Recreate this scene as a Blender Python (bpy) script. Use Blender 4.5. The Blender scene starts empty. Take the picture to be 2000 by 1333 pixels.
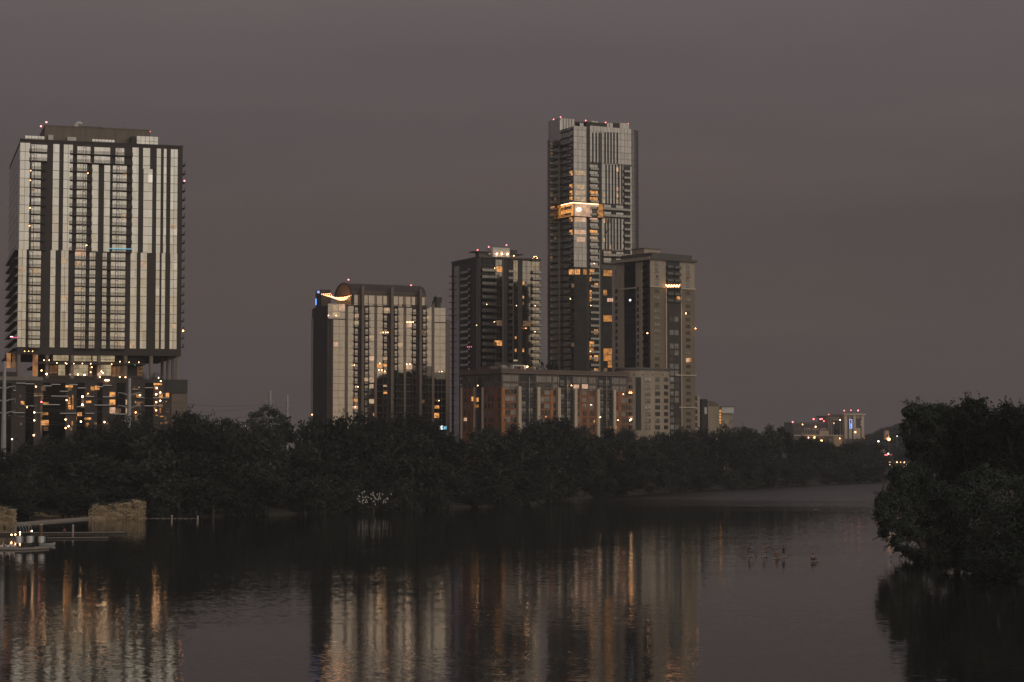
import bpy, math, random
from mathutils import Vector, Euler
R = math.radians
rnd = random.Random(7)
SC = bpy.context.scene
COL = SC.collection

# ------------------------------------------------------------------ camera, sky, sun, exposure
F = 3889.0                       # focal length in pixels of the 2000 px wide photograph
HZ = 872.0                       # row of the horizon
CAMZ = 18.5
PITCH = math.atan((HZ - 666.5) / F)
cam_d = bpy.data.cameras.new('camera')
cam_d.lens = F / 2000 * 36
cam_d.sensor_width = 36
cam_d.clip_start = 1
cam_d.clip_end = 20000
cam = bpy.data.objects.new('camera', cam_d)
COL.objects.link(cam)
cam.location = (0, 0, CAMZ)
cam.rotation_euler = (R(90) + PITCH, 0, 0)
SC.camera = cam

GL = Vector((0.72, -0.69, 0)).normalized()      # azimuth of the afterglow, behind the camera


def nd(nt, t, **kw):
    n = nt.nodes.new(t)
    for k, v in kw.items():
        setattr(n, k, v)
    return n


def val(nt, sock, v):
    if hasattr(v, 'is_output') or isinstance(v, bpy.types.NodeSocket):
        nt.links.new(v, sock)
    else:
        sock.default_value = v


def mth(nt, op, a, b=None, c=None, clamp=False):
    n = nd(nt, 'ShaderNodeMath', operation=op, use_clamp=clamp)
    val(nt, n.inputs[0], a)
    if b is not None:
        val(nt, n.inputs[1], b)
    if c is not None:
        val(nt, n.inputs[2], c)
    return n.outputs[0]


def vmth(nt, op, a, b=None, scale=None):
    n = nd(nt, 'ShaderNodeVectorMath', operation=op)
    val(nt, n.inputs[0], a)
    if b is not None:
        val(nt, n.inputs[1], b)
    if scale is not None:
        val(nt, n.inputs['Scale'], scale)
    return n.outputs['Value'] if op in ('DOT_PRODUCT', 'LENGTH') else n.outputs[0]


def mixc(nt, fac, a, b, blend='MIX'):
    n = nd(nt, 'ShaderNodeMix', data_type='RGBA', blend_type=blend)
    val(nt, n.inputs[0], fac)
    val(nt, n.inputs[6], a if not isinstance(a, tuple) else (*a, 1)[:4])
    val(nt, n.inputs[7], b if not isinstance(b, tuple) else (*b, 1)[:4])
    return n.outputs[2]


def ramp(nt, fac, stops):
    n = nd(nt, 'ShaderNodeValToRGB')
    e = n.color_ramp.elements
    while len(e) < len(stops):
        e.new(0.5)
    for el, (p, c) in zip(e, stops):
        el.position = p
        el.color = (*c, 1)
    val(nt, n.inputs[0], fac)
    return n.outputs[0]


W = bpy.data.worlds.new('World')
SC.world = W
W.use_nodes = True
nt = W.node_tree
nt.nodes.clear()
tc = nd(nt, 'ShaderNodeTexCoord')
dirv = tc.outputs['Generated']
sep = nd(nt, 'ShaderNodeSeparateXYZ')
nt.links.new(dirv, sep.inputs[0])
zz = sep.outputs[2]
base = ramp(nt, mth(nt, 'MAXIMUM', zz, 0.0), [
    (0.0, (.066, .053, .054)), (0.05, (.063, .0505, .0525)), (0.11, (.070, .057, .060)), (0.16, (.096, .079, .081)),
    (0.22, (.128, .105, .107)), (0.5, (.15, .128, .132)), (1.0, (.18, .155, .16))])
# cloud deck: broad slanting bands
mp = nd(nt, 'ShaderNodeMapping')
mp.inputs['Rotation'].default_value = (0, R(-11), 0)
mp.inputs['Scale'].default_value = (1.7, 1.7, 11)
nt.links.new(dirv, mp.inputs[0])
nz = nd(nt, 'ShaderNodeTexNoise')
nz.inputs['Scale'].default_value = 1.0
nz.inputs['Detail'].default_value = 5
nz.inputs['Roughness'].default_value = .55
nt.links.new(mp.outputs[0], nz.inputs['Vector'])
cl = ramp(nt, nz.outputs[0], [(0.36, (.88, .88, .92)), (0.5, (.98, .97, .97)), (0.64, (1.13, 1.08, 1.04))])
base = mixc(nt, 1.0, base, cl, 'MULTIPLY')
# afterglow behind the camera
az = mth(nt, 'MULTIPLY_ADD', vmth(nt, 'DOT_PRODUCT', dirv, tuple(GL)), 1.0, 0.15, clamp=True)
az = mth(nt, 'POWER', az, 1.6)
el = ramp(nt, mth(nt, 'MULTIPLY_ADD', zz, 0.5, 0.5), [
    (0.45, (.02, .02, .018)), (0.497, (.03, .028, .022)), (0.505, (.40, .31, .21)), (0.53, (.51, .43, .30)), (0.56, (.56, .51, .42)),
    (0.62, (.57, .53, .46)), (0.75, (.35, .34, .33)), (1.0, (.13, .13, .135))])
glow = mixc(nt, 1.0, el, az, 'MULTIPLY')
sky = nd(nt, 'ShaderNodeTexSky', sky_type='NISHITA', sun_disc=False)
sky.sun_elevation = R(1.0)
sky.sun_rotation = math.atan2(GL.x, GL.y)
skyc = mixc(nt, 1.0, sky.outputs[0], (.006, .006, .006), 'MULTIPLY')
tot = mixc(nt, 1.0, base, glow, 'ADD')
tot = mixc(nt, 1.0, tot, skyc, 'ADD')
bg = nd(nt, 'ShaderNodeBackground')
nt.links.new(tot, bg.inputs[0])
bg.inputs[1].default_value = 1.0
wo = nd(nt, 'ShaderNodeOutputWorld')
nt.links.new(bg.outputs[0], wo.inputs[0])

sun_d = bpy.data.lights.new('sun', 'SUN')
sun_d.energy = 0.42
sun_d.angle = R(40)
sun_d.color = (1.0, .86, .68)
sun = bpy.data.objects.new('sun', sun_d)
COL.objects.link(sun)
sun.rotation_euler = Vector((GL.x, GL.y, 0.22)).to_track_quat('Z', 'Y').to_euler()

SC.view_settings.view_transform = 'Standard'
SC.view_settings.look = 'None'
SC.view_settings.exposure = 0
SC.view_settings.gamma = 1
SC.cycles.max_bounces = 5
SC.cycles.diffuse_bounces = 2
SC.cycles.glossy_bounces = 3
SC.cycles.caustics_reflective = False
SC.cycles.sample_clamp_indirect = 20


# ------------------------------------------------------------------ pixels of the photograph to points of the place
def ray(px, py):
    x = (px - 1000) / F
    v = (666.5 - py) / F
    cp, sp = math.cos(PITCH), math.sin(PITCH)
    return Vector((x, cp - v * sp, sp + v * cp))


def at(px, py, Y):
    d = ray(px, py)
    return Vector((0, 0, CAMZ)) + d * (Y / d.y)


def on_water(px, py, z=0.0):
    d = ray(px, py)
    return Vector((0, 0, CAMZ)) + d * ((z - CAMZ) / d.z)


# ------------------------------------------------------------------ materials
MATS = {}


def principled(name):
    m = bpy.data.materials.new(name)
    m.use_nodes = True
    t = m.node_tree
    b = t.nodes['Principled BSDF']
    return m, t, b


def matte(name, c, rough=.8, var=.25, scale=.25, metal=0.0, streak=False):
    m, t, b = principled(name)
    o = nd(t, 'ShaderNodeTexCoord').outputs['Object']
    if streak:
        mpn = nd(t, 'ShaderNodeMapping')
        mpn.inputs['Scale'].default_value = (1, 1, .12)
        t.links.new(o, mpn.inputs[0])
        o = mpn.outputs[0]
    n = nd(t, 'ShaderNodeTexNoise')
    n.inputs['Scale'].default_value = scale
    n.inputs['Detail'].default_value = 6
    n.inputs['Roughness'].default_value = .65
    t.links.new(o, n.inputs['Vector'])
    lo = tuple(x * (1 - var) for x in c)
    hi = tuple(min(1, x * (1 + var)) for x in c)
    col = ramp(t, n.outputs[0], [(.3, lo), (.7, hi)])
    t.links.new(col, b.inputs['Base Color'])
    b.inputs['Roughness'].default_value = rough
    b.inputs['Metallic'].default_value = metal
    MATS[name] = m
    return m


def courses(name, c, c2, h=0.25, w=.6):
    """masonry: courses of brick or block with joints"""
    m, t, b = principled(name)
    o = nd(t, 'ShaderNodeTexCoord').outputs['Object']
    s = nd(t, 'ShaderNodeSeparateXYZ')
    t.links.new(o, s.inputs[0])
    cmb = nd(t, 'ShaderNodeCombineXYZ')
    t.links.new(mth(t, 'ADD', s.outputs[0], s.outputs[1]), cmb.inputs[0])
    t.links.new(s.outputs[2], cmb.inputs[1])
    br = nd(t, 'ShaderNodeTexBrick')
    t.links.new(cmb.outputs[0], br.inputs['Vector'])
    br.inputs['Scale'].default_value = 1
    br.inputs['Brick Width'].default_value = w
    br.inputs['Row Height'].default_value = h
    br.inputs['Mortar Size'].default_value = h * .08
    br.inputs['Color1'].default_value = (*c, 1)
    br.inputs['Color2'].default_value = (*c2, 1)
    br.inputs['Mortar'].default_value = (*(x * .6 for x in c), 1)
    n = nd(t, 'ShaderNodeTexNoise')
    n.inputs['Scale'].default_value = .35
    n.inputs['Detail'].default_value = 6
    t.links.new(o, n.inputs['Vector'])
    v = ramp(t, n.outputs[0], [(.3, (.75, .75, .75)), (.7, (1.2, 1.2, 1.2))])
    t.links.new(mixc(t, 1.0, br.outputs[0], v, 'MULTIPLY'), b.inputs['Base Color'])
    b.inputs['Roughness'].default_value = .85
    MATS[name] = m
    return m


def coated(name, c, rough=.06, var=.12, pw=1.5, ph=3.13, tilt=.012):
    """reflective coated glazing: every pane a shade and a tilt of its own"""
    m, t, b = principled(name)
    o = nd(t, 'ShaderNodeTexCoord').outputs['Object']
    sn = vmth(t, 'SNAP', o, (pw, 50.0, ph))
    wn = nd(t, 'ShaderNodeTexWhiteNoise', noise_dimensions='3D')
    t.links.new(sn, wn.inputs[0])
    f = mth(t, 'MULTIPLY_ADD', wn.outputs['Value'], var, 1 - var)
    t.links.new(mixc(t, 1.0, (*c, 1), f, 'MULTIPLY'), b.inputs['Base Color'])
    b.inputs['Metallic'].default_value = 1
    b.inputs['Roughness'].default_value = rough
    g = nd(t, 'ShaderNodeNewGeometry')
    off = vmth(t, 'SCALE', vmth(t, 'SUBTRACT', wn.outputs['Color'], (.5, .5, .5)), scale=tilt)
    t.links.new(vmth(t, 'NORMALIZE', vmth(t, 'ADD', g.outputs['Normal'], off)), b.inputs['Normal'])
    MATS[name] = m
    return m


def lit(name, c, s, scale=.9, contrast=.7):
    """a lit room, a lamp, or a wall given its uplight as emission"""
    m, t, b = principled(name)
    b.inputs['Base Color'].default_value = (.05, .05, .05, 1)
    o = nd(t, 'ShaderNodeTexCoord').outputs['Object']
    n = nd(t, 'ShaderNodeTexNoise')
    n.inputs['Scale'].default_value = scale
    n.inputs['Detail'].default_value = 3
    t.links.new(o, n.inputs['Vector'])
    lo = tuple(x * (1 - contrast) for x in c)
    col = ramp(t, n.outputs[0], [(.36, lo), (.62, c)])
    t.links.new(col, b.inputs['Emission Color'])
    b.inputs['Emission Strength'].default_value = s
    MATS[name] = m
    return m


def lamp(name, c, s):
    m, t, b = principled(name)
    b.inputs['Base Color'].default_value = (.2, .2, .2, 1)
    b.inputs['Emission Color'].default_value = (*c, 1)
    b.inputs['Emission Strength'].default_value = s
    MATS[name] = m
    return m


matte('dark panel', (.046, .036, .032), .6)
matte('dark brown', (.055, .042, .036), .7)
matte('black metal', (.032, .03, .029), .5)
matte('concrete', (.27, .235, .195), .85, streak=True)
matte('tan concrete', (.42, .345, .265), .85, streak=True)
matte('roof concrete', (.22, .185, .15), .9, .2, .4, streak=True)
matte('beige stucco', (.45, .37, .285), .85, .12, .2, streak=True)
matte('olive stucco', (.24, .19, .135), .85, .12, .2, streak=True)
matte('pale trim', (.66, .53, .40), .7, .08)
matte('white panel', (.7, .68, .62), .6, .08)
matte('charcoal', (.032, .030, .029), .6)
matte('pier brown', (.21, .165, .13), .8, .15)
matte('pier grey', (.16, .14, .125), .8, .15)
matte('slate cornice', (.10, .09, .082), .7)
matte('upper brick', (.16, .12, .10), .85, .15)
matte('steel grey', (.28, .26, .24), .55, .12, .4, .3)
matte('gable orange', (.36, .24, .15), .8, .12)
matte('vault roof', (.075, .055, .052), .6, .15)
matte('galvanised', (.42, .41, .40), .5, .15, .6)
matte('plum panel', (.10, .072, .078), .7)
matte('bark', (.09, .07, .055), .9)
matte('wire', (.10, .09, .09), .6)
matte('weathered deck', (.33, .29, .25), .85, .2, 1.5)
matte('rust', (.16, .09, .06), .8)
matte('white gelcoat', (.75, .70, .68), .4, .06)
matte('maroon', (.28, .06, .06), .5, .1)
matte('teal', (.25, .38, .34), .5, .1)
matte('rubber', (.03, .03, .03), .8)
matte('bird white', (.85, .83, .76), .8, .05)
matte('skin', (.42, .25, .17), .6, .1)
matte('hair', (.04, .03, .025), .8, .1)
matte('coral cloth', (.40, .19, .16), .8, .1)
matte('olive cloth', (.15, .14, .10), .8, .1)
matte('navy cloth', (.05, .06, .09), .8, .1)
matte('pink cloth', (.62, .40, .40), .8, .1)
matte('soil', (.045, .042, .034), .95, .3, .15)
courses('red brick', (.40, .165, .078), (.30, .125, .064), .3, .8)
courses('orange brick', (.55, .24, .09), (.45, .19, .075), .3, .8)
courses('ruin stone', (.60, .45, .28), (.22, .16, .10), .42, 1.3)
coated('bright glass', (.80, .775, .73), var=.16, tilt=.03)
coated('condo glass', (.20, .182, .165), ph=3.06)
coated('condo painted reflection glass', (.06, .057, .054), ph=3.06)  # dark tint paints the neighbouring block's reflection into the condo glazing
coated('silver glass', (.175, .165, .163), ph=3.18, var=.2)
coated('shaft glass', (.25, .25, .26), ph=3.18, var=.3)
coated('dark and reflection glass', (.015, .0145, .015), ph=3.18, var=.35)  # near-black glazing; on the skyscraper's lower floors it paints a neighbour's reflection
coated('smoke glass', (.16, .15, .14), ph=3.1, var=.3)
coated('tan glass', (.20, .175, .145), ph=3.1, var=.3)
coated('window glass', (.13, .125, .12), var=.5, pw=2.4)
coated('pale blind', (.34, .325, .30), var=.35, rough=.35, pw=2.0)
coated('rail glass', (.17, .165, .155), rough=.2, var=.4, pw=.5, ph=.4)
coated('lightened flank glass', (.55, .54, .56), ph=3.18, var=.25)  # glazing lightened to make up for the weak light on the flanks
matte('lightened flank grey', (.24, .22, .21), .7)  # paler grey lifts the shaded flanks out of black
lit('amber room', (1, .42, .11), 1.1, .8, .75)
lit('deep amber room', (.95, .36, .06), .6, .6, .7)
lit('warm room', (1, .68, .40), .55, .7, .5)
lit('glow room', (1, .60, .38), .75, .4, .45)
lit('dim room', (.8, .38, .13), .2, .8, .8)
lit('lounge room', (1, .76, .45), .42, .35, .5)
lit('emissive uplit stone', (1, .50, .20), .16, .2, .4)  # stone emits the glow that uplights would throw on it
lit('emissive uplit wall', (1, .40, .12), .45, .3, .8)  # uplight is put into the wall's own emission
lamp('red lamp', (1, .16, .17), 7)
lamp('white lamp', (1, .56, .28), 16)
lamp('cool lamp', (.85, .92, 1), 3.5)
lamp('festoon bulb', (1, .45, .20), 9)
lamp('orange lamp', (1, .40, .12), 16)
lamp('led line', (1, .86, .70), .22)
lamp('pink neon', (1, .06, .28), 1.3)
lamp('red neon', (1, .10, .06), .55)
lamp('blue neon', (.42, .50, 1), 1.0)
lamp('blue lamp', (.15, .35, 1), 2)
lamp('cyan neon', (.2, .75, 1), .7)
lamp('green lamp', (.15, 1, .5), 1.0)


def foliage(name, c):
    m, t, b = principled(name)
    o = nd(t, 'ShaderNodeTexCoord').outputs['Object']
    n = nd(t, 'ShaderNodeTexNoise')
    n.inputs['Scale'].default_value = 9 if 'far' in name else .5
    n.inputs['Detail'].default_value = 4
    t.links.new(o, n.inputs['Vector'])
    oi = nd(t, 'ShaderNodeObjectInfo')
    col = ramp(t, n.outputs[0], [(.35, tuple(x * .75 for x in c)), (.55, c), (.75, (c[0] * 1.45, c[1] * 1.38, c[2] * 1.2))])
    f = mth(t, 'MULTIPLY_ADD', oi.outputs['Random'], .8, .6)
    t.links.new(mixc(t, 1.0, col, f, 'MULTIPLY'), b.inputs['Base Color'])
    b.inputs['Roughness'].default_value = .9
    b.inputs['Specular IOR Level'].default_value = .04
    MATS[name] = m


foliage('leaf far', (.046, .054, .046))
foliage('leaf near', (.054, .066, .056))

# water: ripple normals from noise, murky body
m, t, b = principled('lake water')
o = nd(t, 'ShaderNodeTexCoord').outputs['Object']


def ripple(scale, sx, detail):
    q = nd(t, 'ShaderNodeMapping')
    q.inputs['Scale'].default_value = (scale * sx, scale, scale)
    q.inputs['Rotation'].default_value = (0, 0, R(8))
    t.links.new(o, q.inputs[0])
    n = nd(t, 'ShaderNodeTexNoise')
    n.inputs['Scale'].default_value = 1
    n.inputs['Detail'].default_value = detail
    t.links.new(q.outputs[0], n.inputs['Vector'])
    return vmth(t, 'SUBTRACT', n.outputs['Color'], (.5, .5, .5))


r1 = vmth(t, 'SCALE', ripple(.5, .3, 2), scale=.014)
r2 = vmth(t, 'SCALE', ripple(3.4, .4, 3), scale=.070)
rr = vmth(t, 'ADD', r1, r2)
q = nd(t, 'ShaderNodeMapping')
q.inputs['Scale'].default_value = (.006, .022, 1)
t.links.new(o, q.inputs[0])
pn = nd(t, 'ShaderNodeTexNoise')
pn.inputs['Scale'].default_value = 1
pn.inputs['Detail'].default_value = 4
t.links.new(q.outputs[0], pn.inputs['Vector'])
patch = ramp(t, pn.outputs[0], [(.4, (.75, .75, .75)), (.62, (1.35, 1.35, 1.35))])
rr = vmth(t, 'MULTIPLY', rr, patch)
sy = nd(t, 'ShaderNodeSeparateXYZ')
t.links.new(o, sy.inputs[0])
far = nd(t, 'ShaderNodeMapRange')
t.links.new(sy.outputs[1], far.inputs[0])
far.inputs[1].default_value = 480
far.inputs[2].default_value = 850
far.inputs[3].default_value = 1.0
far.inputs[4].default_value = 2.0
rr = vmth(t, 'SCALE', rr, scale=far.outputs[0])
ro = nd(t, 'ShaderNodeMapRange')
ro.interpolation_type = 'SMOOTHSTEP'
t.links.new(mth(t, 'MULTIPLY_ADD', pn.outputs[0], 260.0, mth(t, 'SUBTRACT', sy.outputs[1], 130.0)), ro.inputs[0])
ro.inputs[1].default_value = 530
ro.inputs[2].default_value = 860
ro.inputs[3].default_value = .03
ro.inputs[4].default_value = .36
t.links.new(ro.outputs[0], b.inputs['Roughness'])
rr = vmth(t, 'MULTIPLY', rr, (1, 1, 0))
t.links.new(vmth(t, 'NORMALIZE', vmth(t, 'ADD', rr, (0, 0, 1))), b.inputs['Normal'])
b.inputs['Base Color'].default_value = (.022, .020, .017, 1)
b.inputs['IOR'].default_value = 1.33
MATS['lake water'] = m


# ------------------------------------------------------------------ mesh builder
class MB:
    def __init__(s):
        s.v, s.f, s.m, s.mats = [], [], [], []

    def mi(s, m):
        if m not in s.mats:
            s.mats.append(m)
        return s.mats.index(m)

    def add(s, vs, fs, m):
        k = len(s.v)
        i = s.mi(m)
        s.v += vs
        for f in fs:
            s.f.append(tuple(k + a for a in f))
            s.m.append(i)

    def box(s, x0, x1, y0, y1, z0, z1, m):
        if x0 > x1: x0, x1 = x1, x0
        if y0 > y1: y0, y1 = y1, y0
        if z0 > z1: z0, z1 = z1, z0
        s.add([(x, y, z) for z in (z0, z1) for y in (y0, y1) for x in (x0, x1)],
              [(0, 2, 3, 1), (4, 5, 7, 6), (0, 1, 5, 4), (2, 6, 7, 3), (0, 4, 6, 2), (1, 3, 7, 5)], m)
        return s

    def tube(s, pts, rs, m, n=6, cap=True):
        pts = [Vector(p) for p in pts]
        if not isinstance(rs, (list, tuple)):
            rs = [rs] * len(pts)
        vs, fs = [], []
        for i, p in enumerate(pts):
            d = (pts[min(i + 1, len(pts) - 1)] - pts[max(i - 1, 0)]).normalized()
            a = d.orthogonal().normalized() if abs(d.z) > .9 else Vector((0, 0, 1)).cross(d).normalized()
            c = d.cross(a)
            for k in range(n):
                w = 2 * math.pi * k / n
                vs.append(tuple(p + (a * math.cos(w) + c * math.sin(w)) * rs[i]))
        for i in range(len(pts) - 1):
            for k in range(n):
                k2 = (k + 1) % n
                fs.append((i * n + k, i * n + k2, (i + 1) * n + k2, (i + 1) * n + k))
        if cap:
            fs.append(tuple(range(n))[::-1])
            fs.append(tuple((len(pts) - 1) * n + k for k in range(n)))
        s.add(vs, fs, m)
        return s

    def ball(s, c, r, m, n=8, k=5, sq=(1, 1, 1)):
        vs = [(c[0], c[1], c[2] - r * sq[2])]
        for i in range(1, k):
            ph = -math.pi / 2 + math.pi * i / k
            for j in range(n):
                w = 2 * math.pi * j / n
                vs.append((c[0] + r * sq[0] * math.cos(ph) * math.cos(w), c[1] + r * sq[1] * math.cos(ph) * math.sin(w), c[2] + r * sq[2] * math.sin(ph)))
        vs.append((c[0], c[1], c[2] + r * sq[2]))
        fs = []
        for j in range(n):
            fs.append((0, 1 + (j + 1) % n, 1 + j))
            for i in range(k - 2):
                a = 1 + i * n
                fs.append((a + j, a + (j + 1) % n, a + n + (j + 1) % n, a + n + j))
            a = 1 + (k - 2) * n
            fs.append((a + j, a + (j + 1) % n, len(vs) - 1))
        s.add(vs, fs, m)
        return s

    def prism(s, poly, z0, z1, m):
        n = len(poly)
        vs = [(x, y, z0) for x, y in poly] + [(x, y, z1) for x, y in poly]
        fs = [tuple(range(n))[::-1], tuple(range(n, 2 * n))] + [(i, (i + 1) % n, n + (i + 1) % n, n + i) for i in range(n)]
        s.add(vs, fs, m)
        return s

    def size(s):
        if not s.v: return 0
        xs, ys, zs = zip(*s.v)
        return (max(xs) - min(xs) + max(ys) - min(ys)) * (max(zs) - min(zs))

    def merge(s, o):
        k = len(s.v)
        s.v += o.v
        ix = [s.mi(m) for m in o.mats]
        for f, m in zip(o.f, o.m):
            s.f.append(tuple(a + k for a in f))
            s.m.append(ix[m])

    def mesh(s, name):
        me = bpy.data.meshes.new(name)
        me.from_pydata([tuple(v) for v in s.v], [], s.f)
        for m in s.mats:
            me.materials.append(MATS[m])
        me.polygons.foreach_set('material_index', s.m)
        me.update()
        return me

    def build(s, name, parent=None):
        ob = bpy.data.objects.new(name, s.mesh(name))
        COL.objects.link(ob)
        if parent:
            ob.parent = parent
        return ob


def tag(o, label=None, cat=None, group=None, kind=None):
    for k, v in (('label', label), ('category', cat), ('group', group), ('kind', kind)):
        if v:
            o[k] = v
    return o


def empty(name, loc, rz=0, label=None, cat=None, group=None):
    o = bpy.data.objects.new(name, None)
    o.location = loc
    o.rotation_euler = (0, 0, rz)
    o.empty_display_size = 1
    COL.objects.link(o)
    return tag(o, label, cat, group)


class Building:
    """local x along the front, y into the building, z up from the base"""

    def __init__(s, name, label, cat, px, py, Y, th, zb=7.0):
        p = at(px, py, Y)
        s.o = Vector((p.x, p.y, 0))
        s.zb = zb
        s.th = R(th)
        s.root = empty(name, (p.x, p.y, zb), s.th, label, cat)
        s.q = []
        s.top = p.z - zb

    def loc(s, px, py):
        d = ray(px, py)
        c, n = math.cos(s.th), math.sin(s.th)
        e = Vector((0, 0, CAMZ)) - s.o
        return (Vector((e.x * c + e.y * n, -e.x * n + e.y * c, CAMZ - s.zb)), Vector((d.x * c + d.y * n, -d.x * n + d.y * c, d.z)))

    def front(s, px, py, c=0.0):          # point on plane y = c -> x, z
        e, d = s.loc(px, py)
        k = (c - e.y) / d.y
        return e.x + d.x * k, e.z + d.z * k

    def side(s, px, py, c=0.0):           # point on plane x = c -> y, z
        e, d = s.loc(px, py)
        k = (c - e.x) / d.x
        return e.y + d.y * k, e.z + d.z * k

    def fr(s, x0, x1, y0, y1, c=0.0, ref=None):
        ym = ref if ref is not None else (y0 + y1) / 2
        xm = (x0 + x1) / 2
        return s.front(x0, ym, c)[0], s.front(x1, ym, c)[0], s.front(xm, y1, c)[1], s.front(xm, y0, c)[1]

    def add(s, name, mb, subs=(), label=None, kind=None):
        s.q.append((name, mb, subs, label, kind))

    def finish(s, cap=96):
        by = {}
        for it in s.q:
            by.setdefault(it[0], []).append(it)
        for name, its in by.items():
            its.sort(key=lambda i: -i[1].size())
            for name_, mb, subs, label, kind in its[:cap]:
                ob = tag(mb.build(name, s.root), label, None, None, kind)
                for sn, sm in subs:
                    sm.build(sn, ob)
            if len(its) > cap:
                rest = MB()
                for it in its[cap:]:
                    rest.merge(it[1])
                    for sn, sm in it[2]:
                        rest.merge(sm)
                tag(rest.build(name, s.root), None, None, None, 'stuff')

    # ---- common pieces
    def glass(s, x0, x1, z0, z1, mat, lines=(), mull=(), c=0.0, name='glass_strip', line='dark brown'):
        g = MB()
        g.box(x0, x1, c - .14, c + .25, z0, z1, mat)
        for z in lines:
            if z0 < z < z1:
                g.box(x0 - .02, x1 + .02, c - .19, c - .12, z - .07, z + .07, line)
        for x in mull:
            g.box(x - .05, x + .05, c - .17, c - .12, z0, z1, line)
        s.add(name, g)

    def balcony(s, x0, x1, z, dep=1.5, c=0.0, h=1.1, slab='dark brown', rail='bars', thick=.32):
        b = MB().box(x0, x1, c - dep, c + .05, z - thick, z, slab)
        r = MB()
        y = c - dep + .06
        if rail == 'bars':
            r.box(x0, x1, y, y + .06, z + h - .09, z + h, 'black metal')
            n = max(2, int((x1 - x0) / .42))
            for i in range(n + 1):
                x = x0 + (x1 - x0) * i / n
                r.box(x - .04, x + .04, y + .01, y + .05, z + .004, z + h - .09, 'black metal')
            for xx in (x0, x1 - .06):
                r.box(xx, xx + .06, y + .07, c, z + h - .12, z + h - .05, 'black metal')
                r.box(xx, xx + .06, c - dep * .5, c - dep * .5 + .06, z + .004, z + h - .12, 'black metal')
        else:
            n = max(1, round((x1 - x0) / 1.3))
            w = (x1 - x0) / n
            for i in range(n):
                r.box(x0 + i * w + .06, x0 + (i + 1) * w - .06, y, y + .04, z + .08, z + h, 'rail glass')
            r.box(x0, x1, y - .02, y + .06, z + h + .003, z + h + .07, 'black metal')
            for xx in (x0 + .02, x1 - .06):
                r.box(xx, xx + .04, y + .08, c - .02, z + .08, z + h, 'rail glass')
        s.add('balcony', b, [('railing', r)])

    def door(s, x, z, w=1.1, h=2.3, c=0.0):
        d = MB()
        for a in (x - w / 2, x + w / 2 - .14):
            d.box(a, a + .14, c - .22, c - .13, z + .003, z + h, 'black metal')
        d.box(x - w / 2, x + w / 2, c - .22, c - .13, z + h + .002, z + h + .16, 'black metal')
        s.add('door', d)

    def litwin(s, x0, x1, z0, z1, mat, c=0.0, pr=.2):
        g = MB().box(x0, x1, c - pr, c + .3, z0, z1, mat)
        s.add('lit_window', g)

    def window(s, x0, x1, z0, z1, mat='window glass', c=0.0, n=2, frame='slate cornice'):
        g = MB()
        g.box(x0, x1, c - .03, c + .3, z0, z1, mat)
        for i in range(1, n):
            x = x0 + (x1 - x0) * i / n
            g.box(x - .06, x + .06, c - .08, c - .025, z0, z1, frame)
        g.box(x0 - .1, x1 + .1, c - .16, c - .001, z0 - .18, z0 - .003, frame)
        s.add('window', g)

    def lampball(s, x, y, z, r, mat, name='lamp'):
        s.add(name, MB().ball((x, y, z), r * (.66 if 'lamp' in mat else 1), mat, 6, 4))

    def beacon(s, px, py, c=2.0, r=.42, mat='red lamp', mast=1.4):
        r *= .8
        x, z = s.front(px, py, c)
        g = MB().tube([(x, c, z - mast), (x, c, z - r * .6)], .07, 'black metal', 5)
        g.ball((x, c, z), r, mat, 6, 4)
        s.add('warning_light', g)


# ------------------------------------------------------------------ terrain and water
SHORE = [(-900, 1012), (-300, 1012), (0, 1013), (150, 1012), (300, 1012), (450, 1010), (600, 1004), (700, 1001), (800, 997), (900, 992), (1000, 988),
         (1080, 980), (1150, 975), (1300, 962), (1450, 955), (1560, 948), (1700, 943.5), (1742, 942.5)]
sh = [on_water(*p) for p in SHORE]
pushes = [Vector((-.25, .97, 0))] * len(sh)
corner = sh[-1]
for a in (80, 60, 40, 20):
    sh.append(corner.copy())
    pushes = pushes + [Vector((math.cos(R(a)), math.sin(R(a)), 0))]
for p in [(1752, 965), (1770, 1010), (1795, 1085), (1850, 1110), (1930, 1130), (2060, 1160), (2300, 1240), (2600, 1333)]:
    sh.append(on_water(*p))
    pushes.append(Vector((.96, .28, 0)))
g = MB()
rows = [(0, -1.2), (2.5, .5), (10, 2.0), (60, 7.3), (160, 7.6), (600, 8.0), (9000, 9.0)]
vs = []
for (p, d) in zip(sh, pushes):
    for off, z in rows:
        q = p + d * off
        vs.append((q.x, q.y, z))
k = len(rows)
fs = [(i * k + j, (i + 1) * k + j, (i + 1) * k + j + 1, i * k + j + 1) for i in range(len(sh) - 1) for j in range(k - 1)]
g.add(vs, fs, 'soil')
tag(g.build('ground'), kind='structure')

g = MB()
g.add([(-1600, -400, 0), (1600, -400, 0), (1600, 1300, 0), (-1600, 1300, 0)], [(0, 1, 2, 3)], 'lake water')
tag(g.build('water'), kind='structure')


def shore_y(px):
    for (a, b), (c, d) in zip(SHORE, SHORE[1:]):
        if a <= px <= c:
            return b + (d - b) * (px - a) / (c - a)
    return 942.5


def ground_z(off):
    for (a, b), (c, d) in zip(rows, rows[1:]):
        if a <= off <= c:
            return b + (d - b) * (off - a) / (c - a)
    return 8


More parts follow.
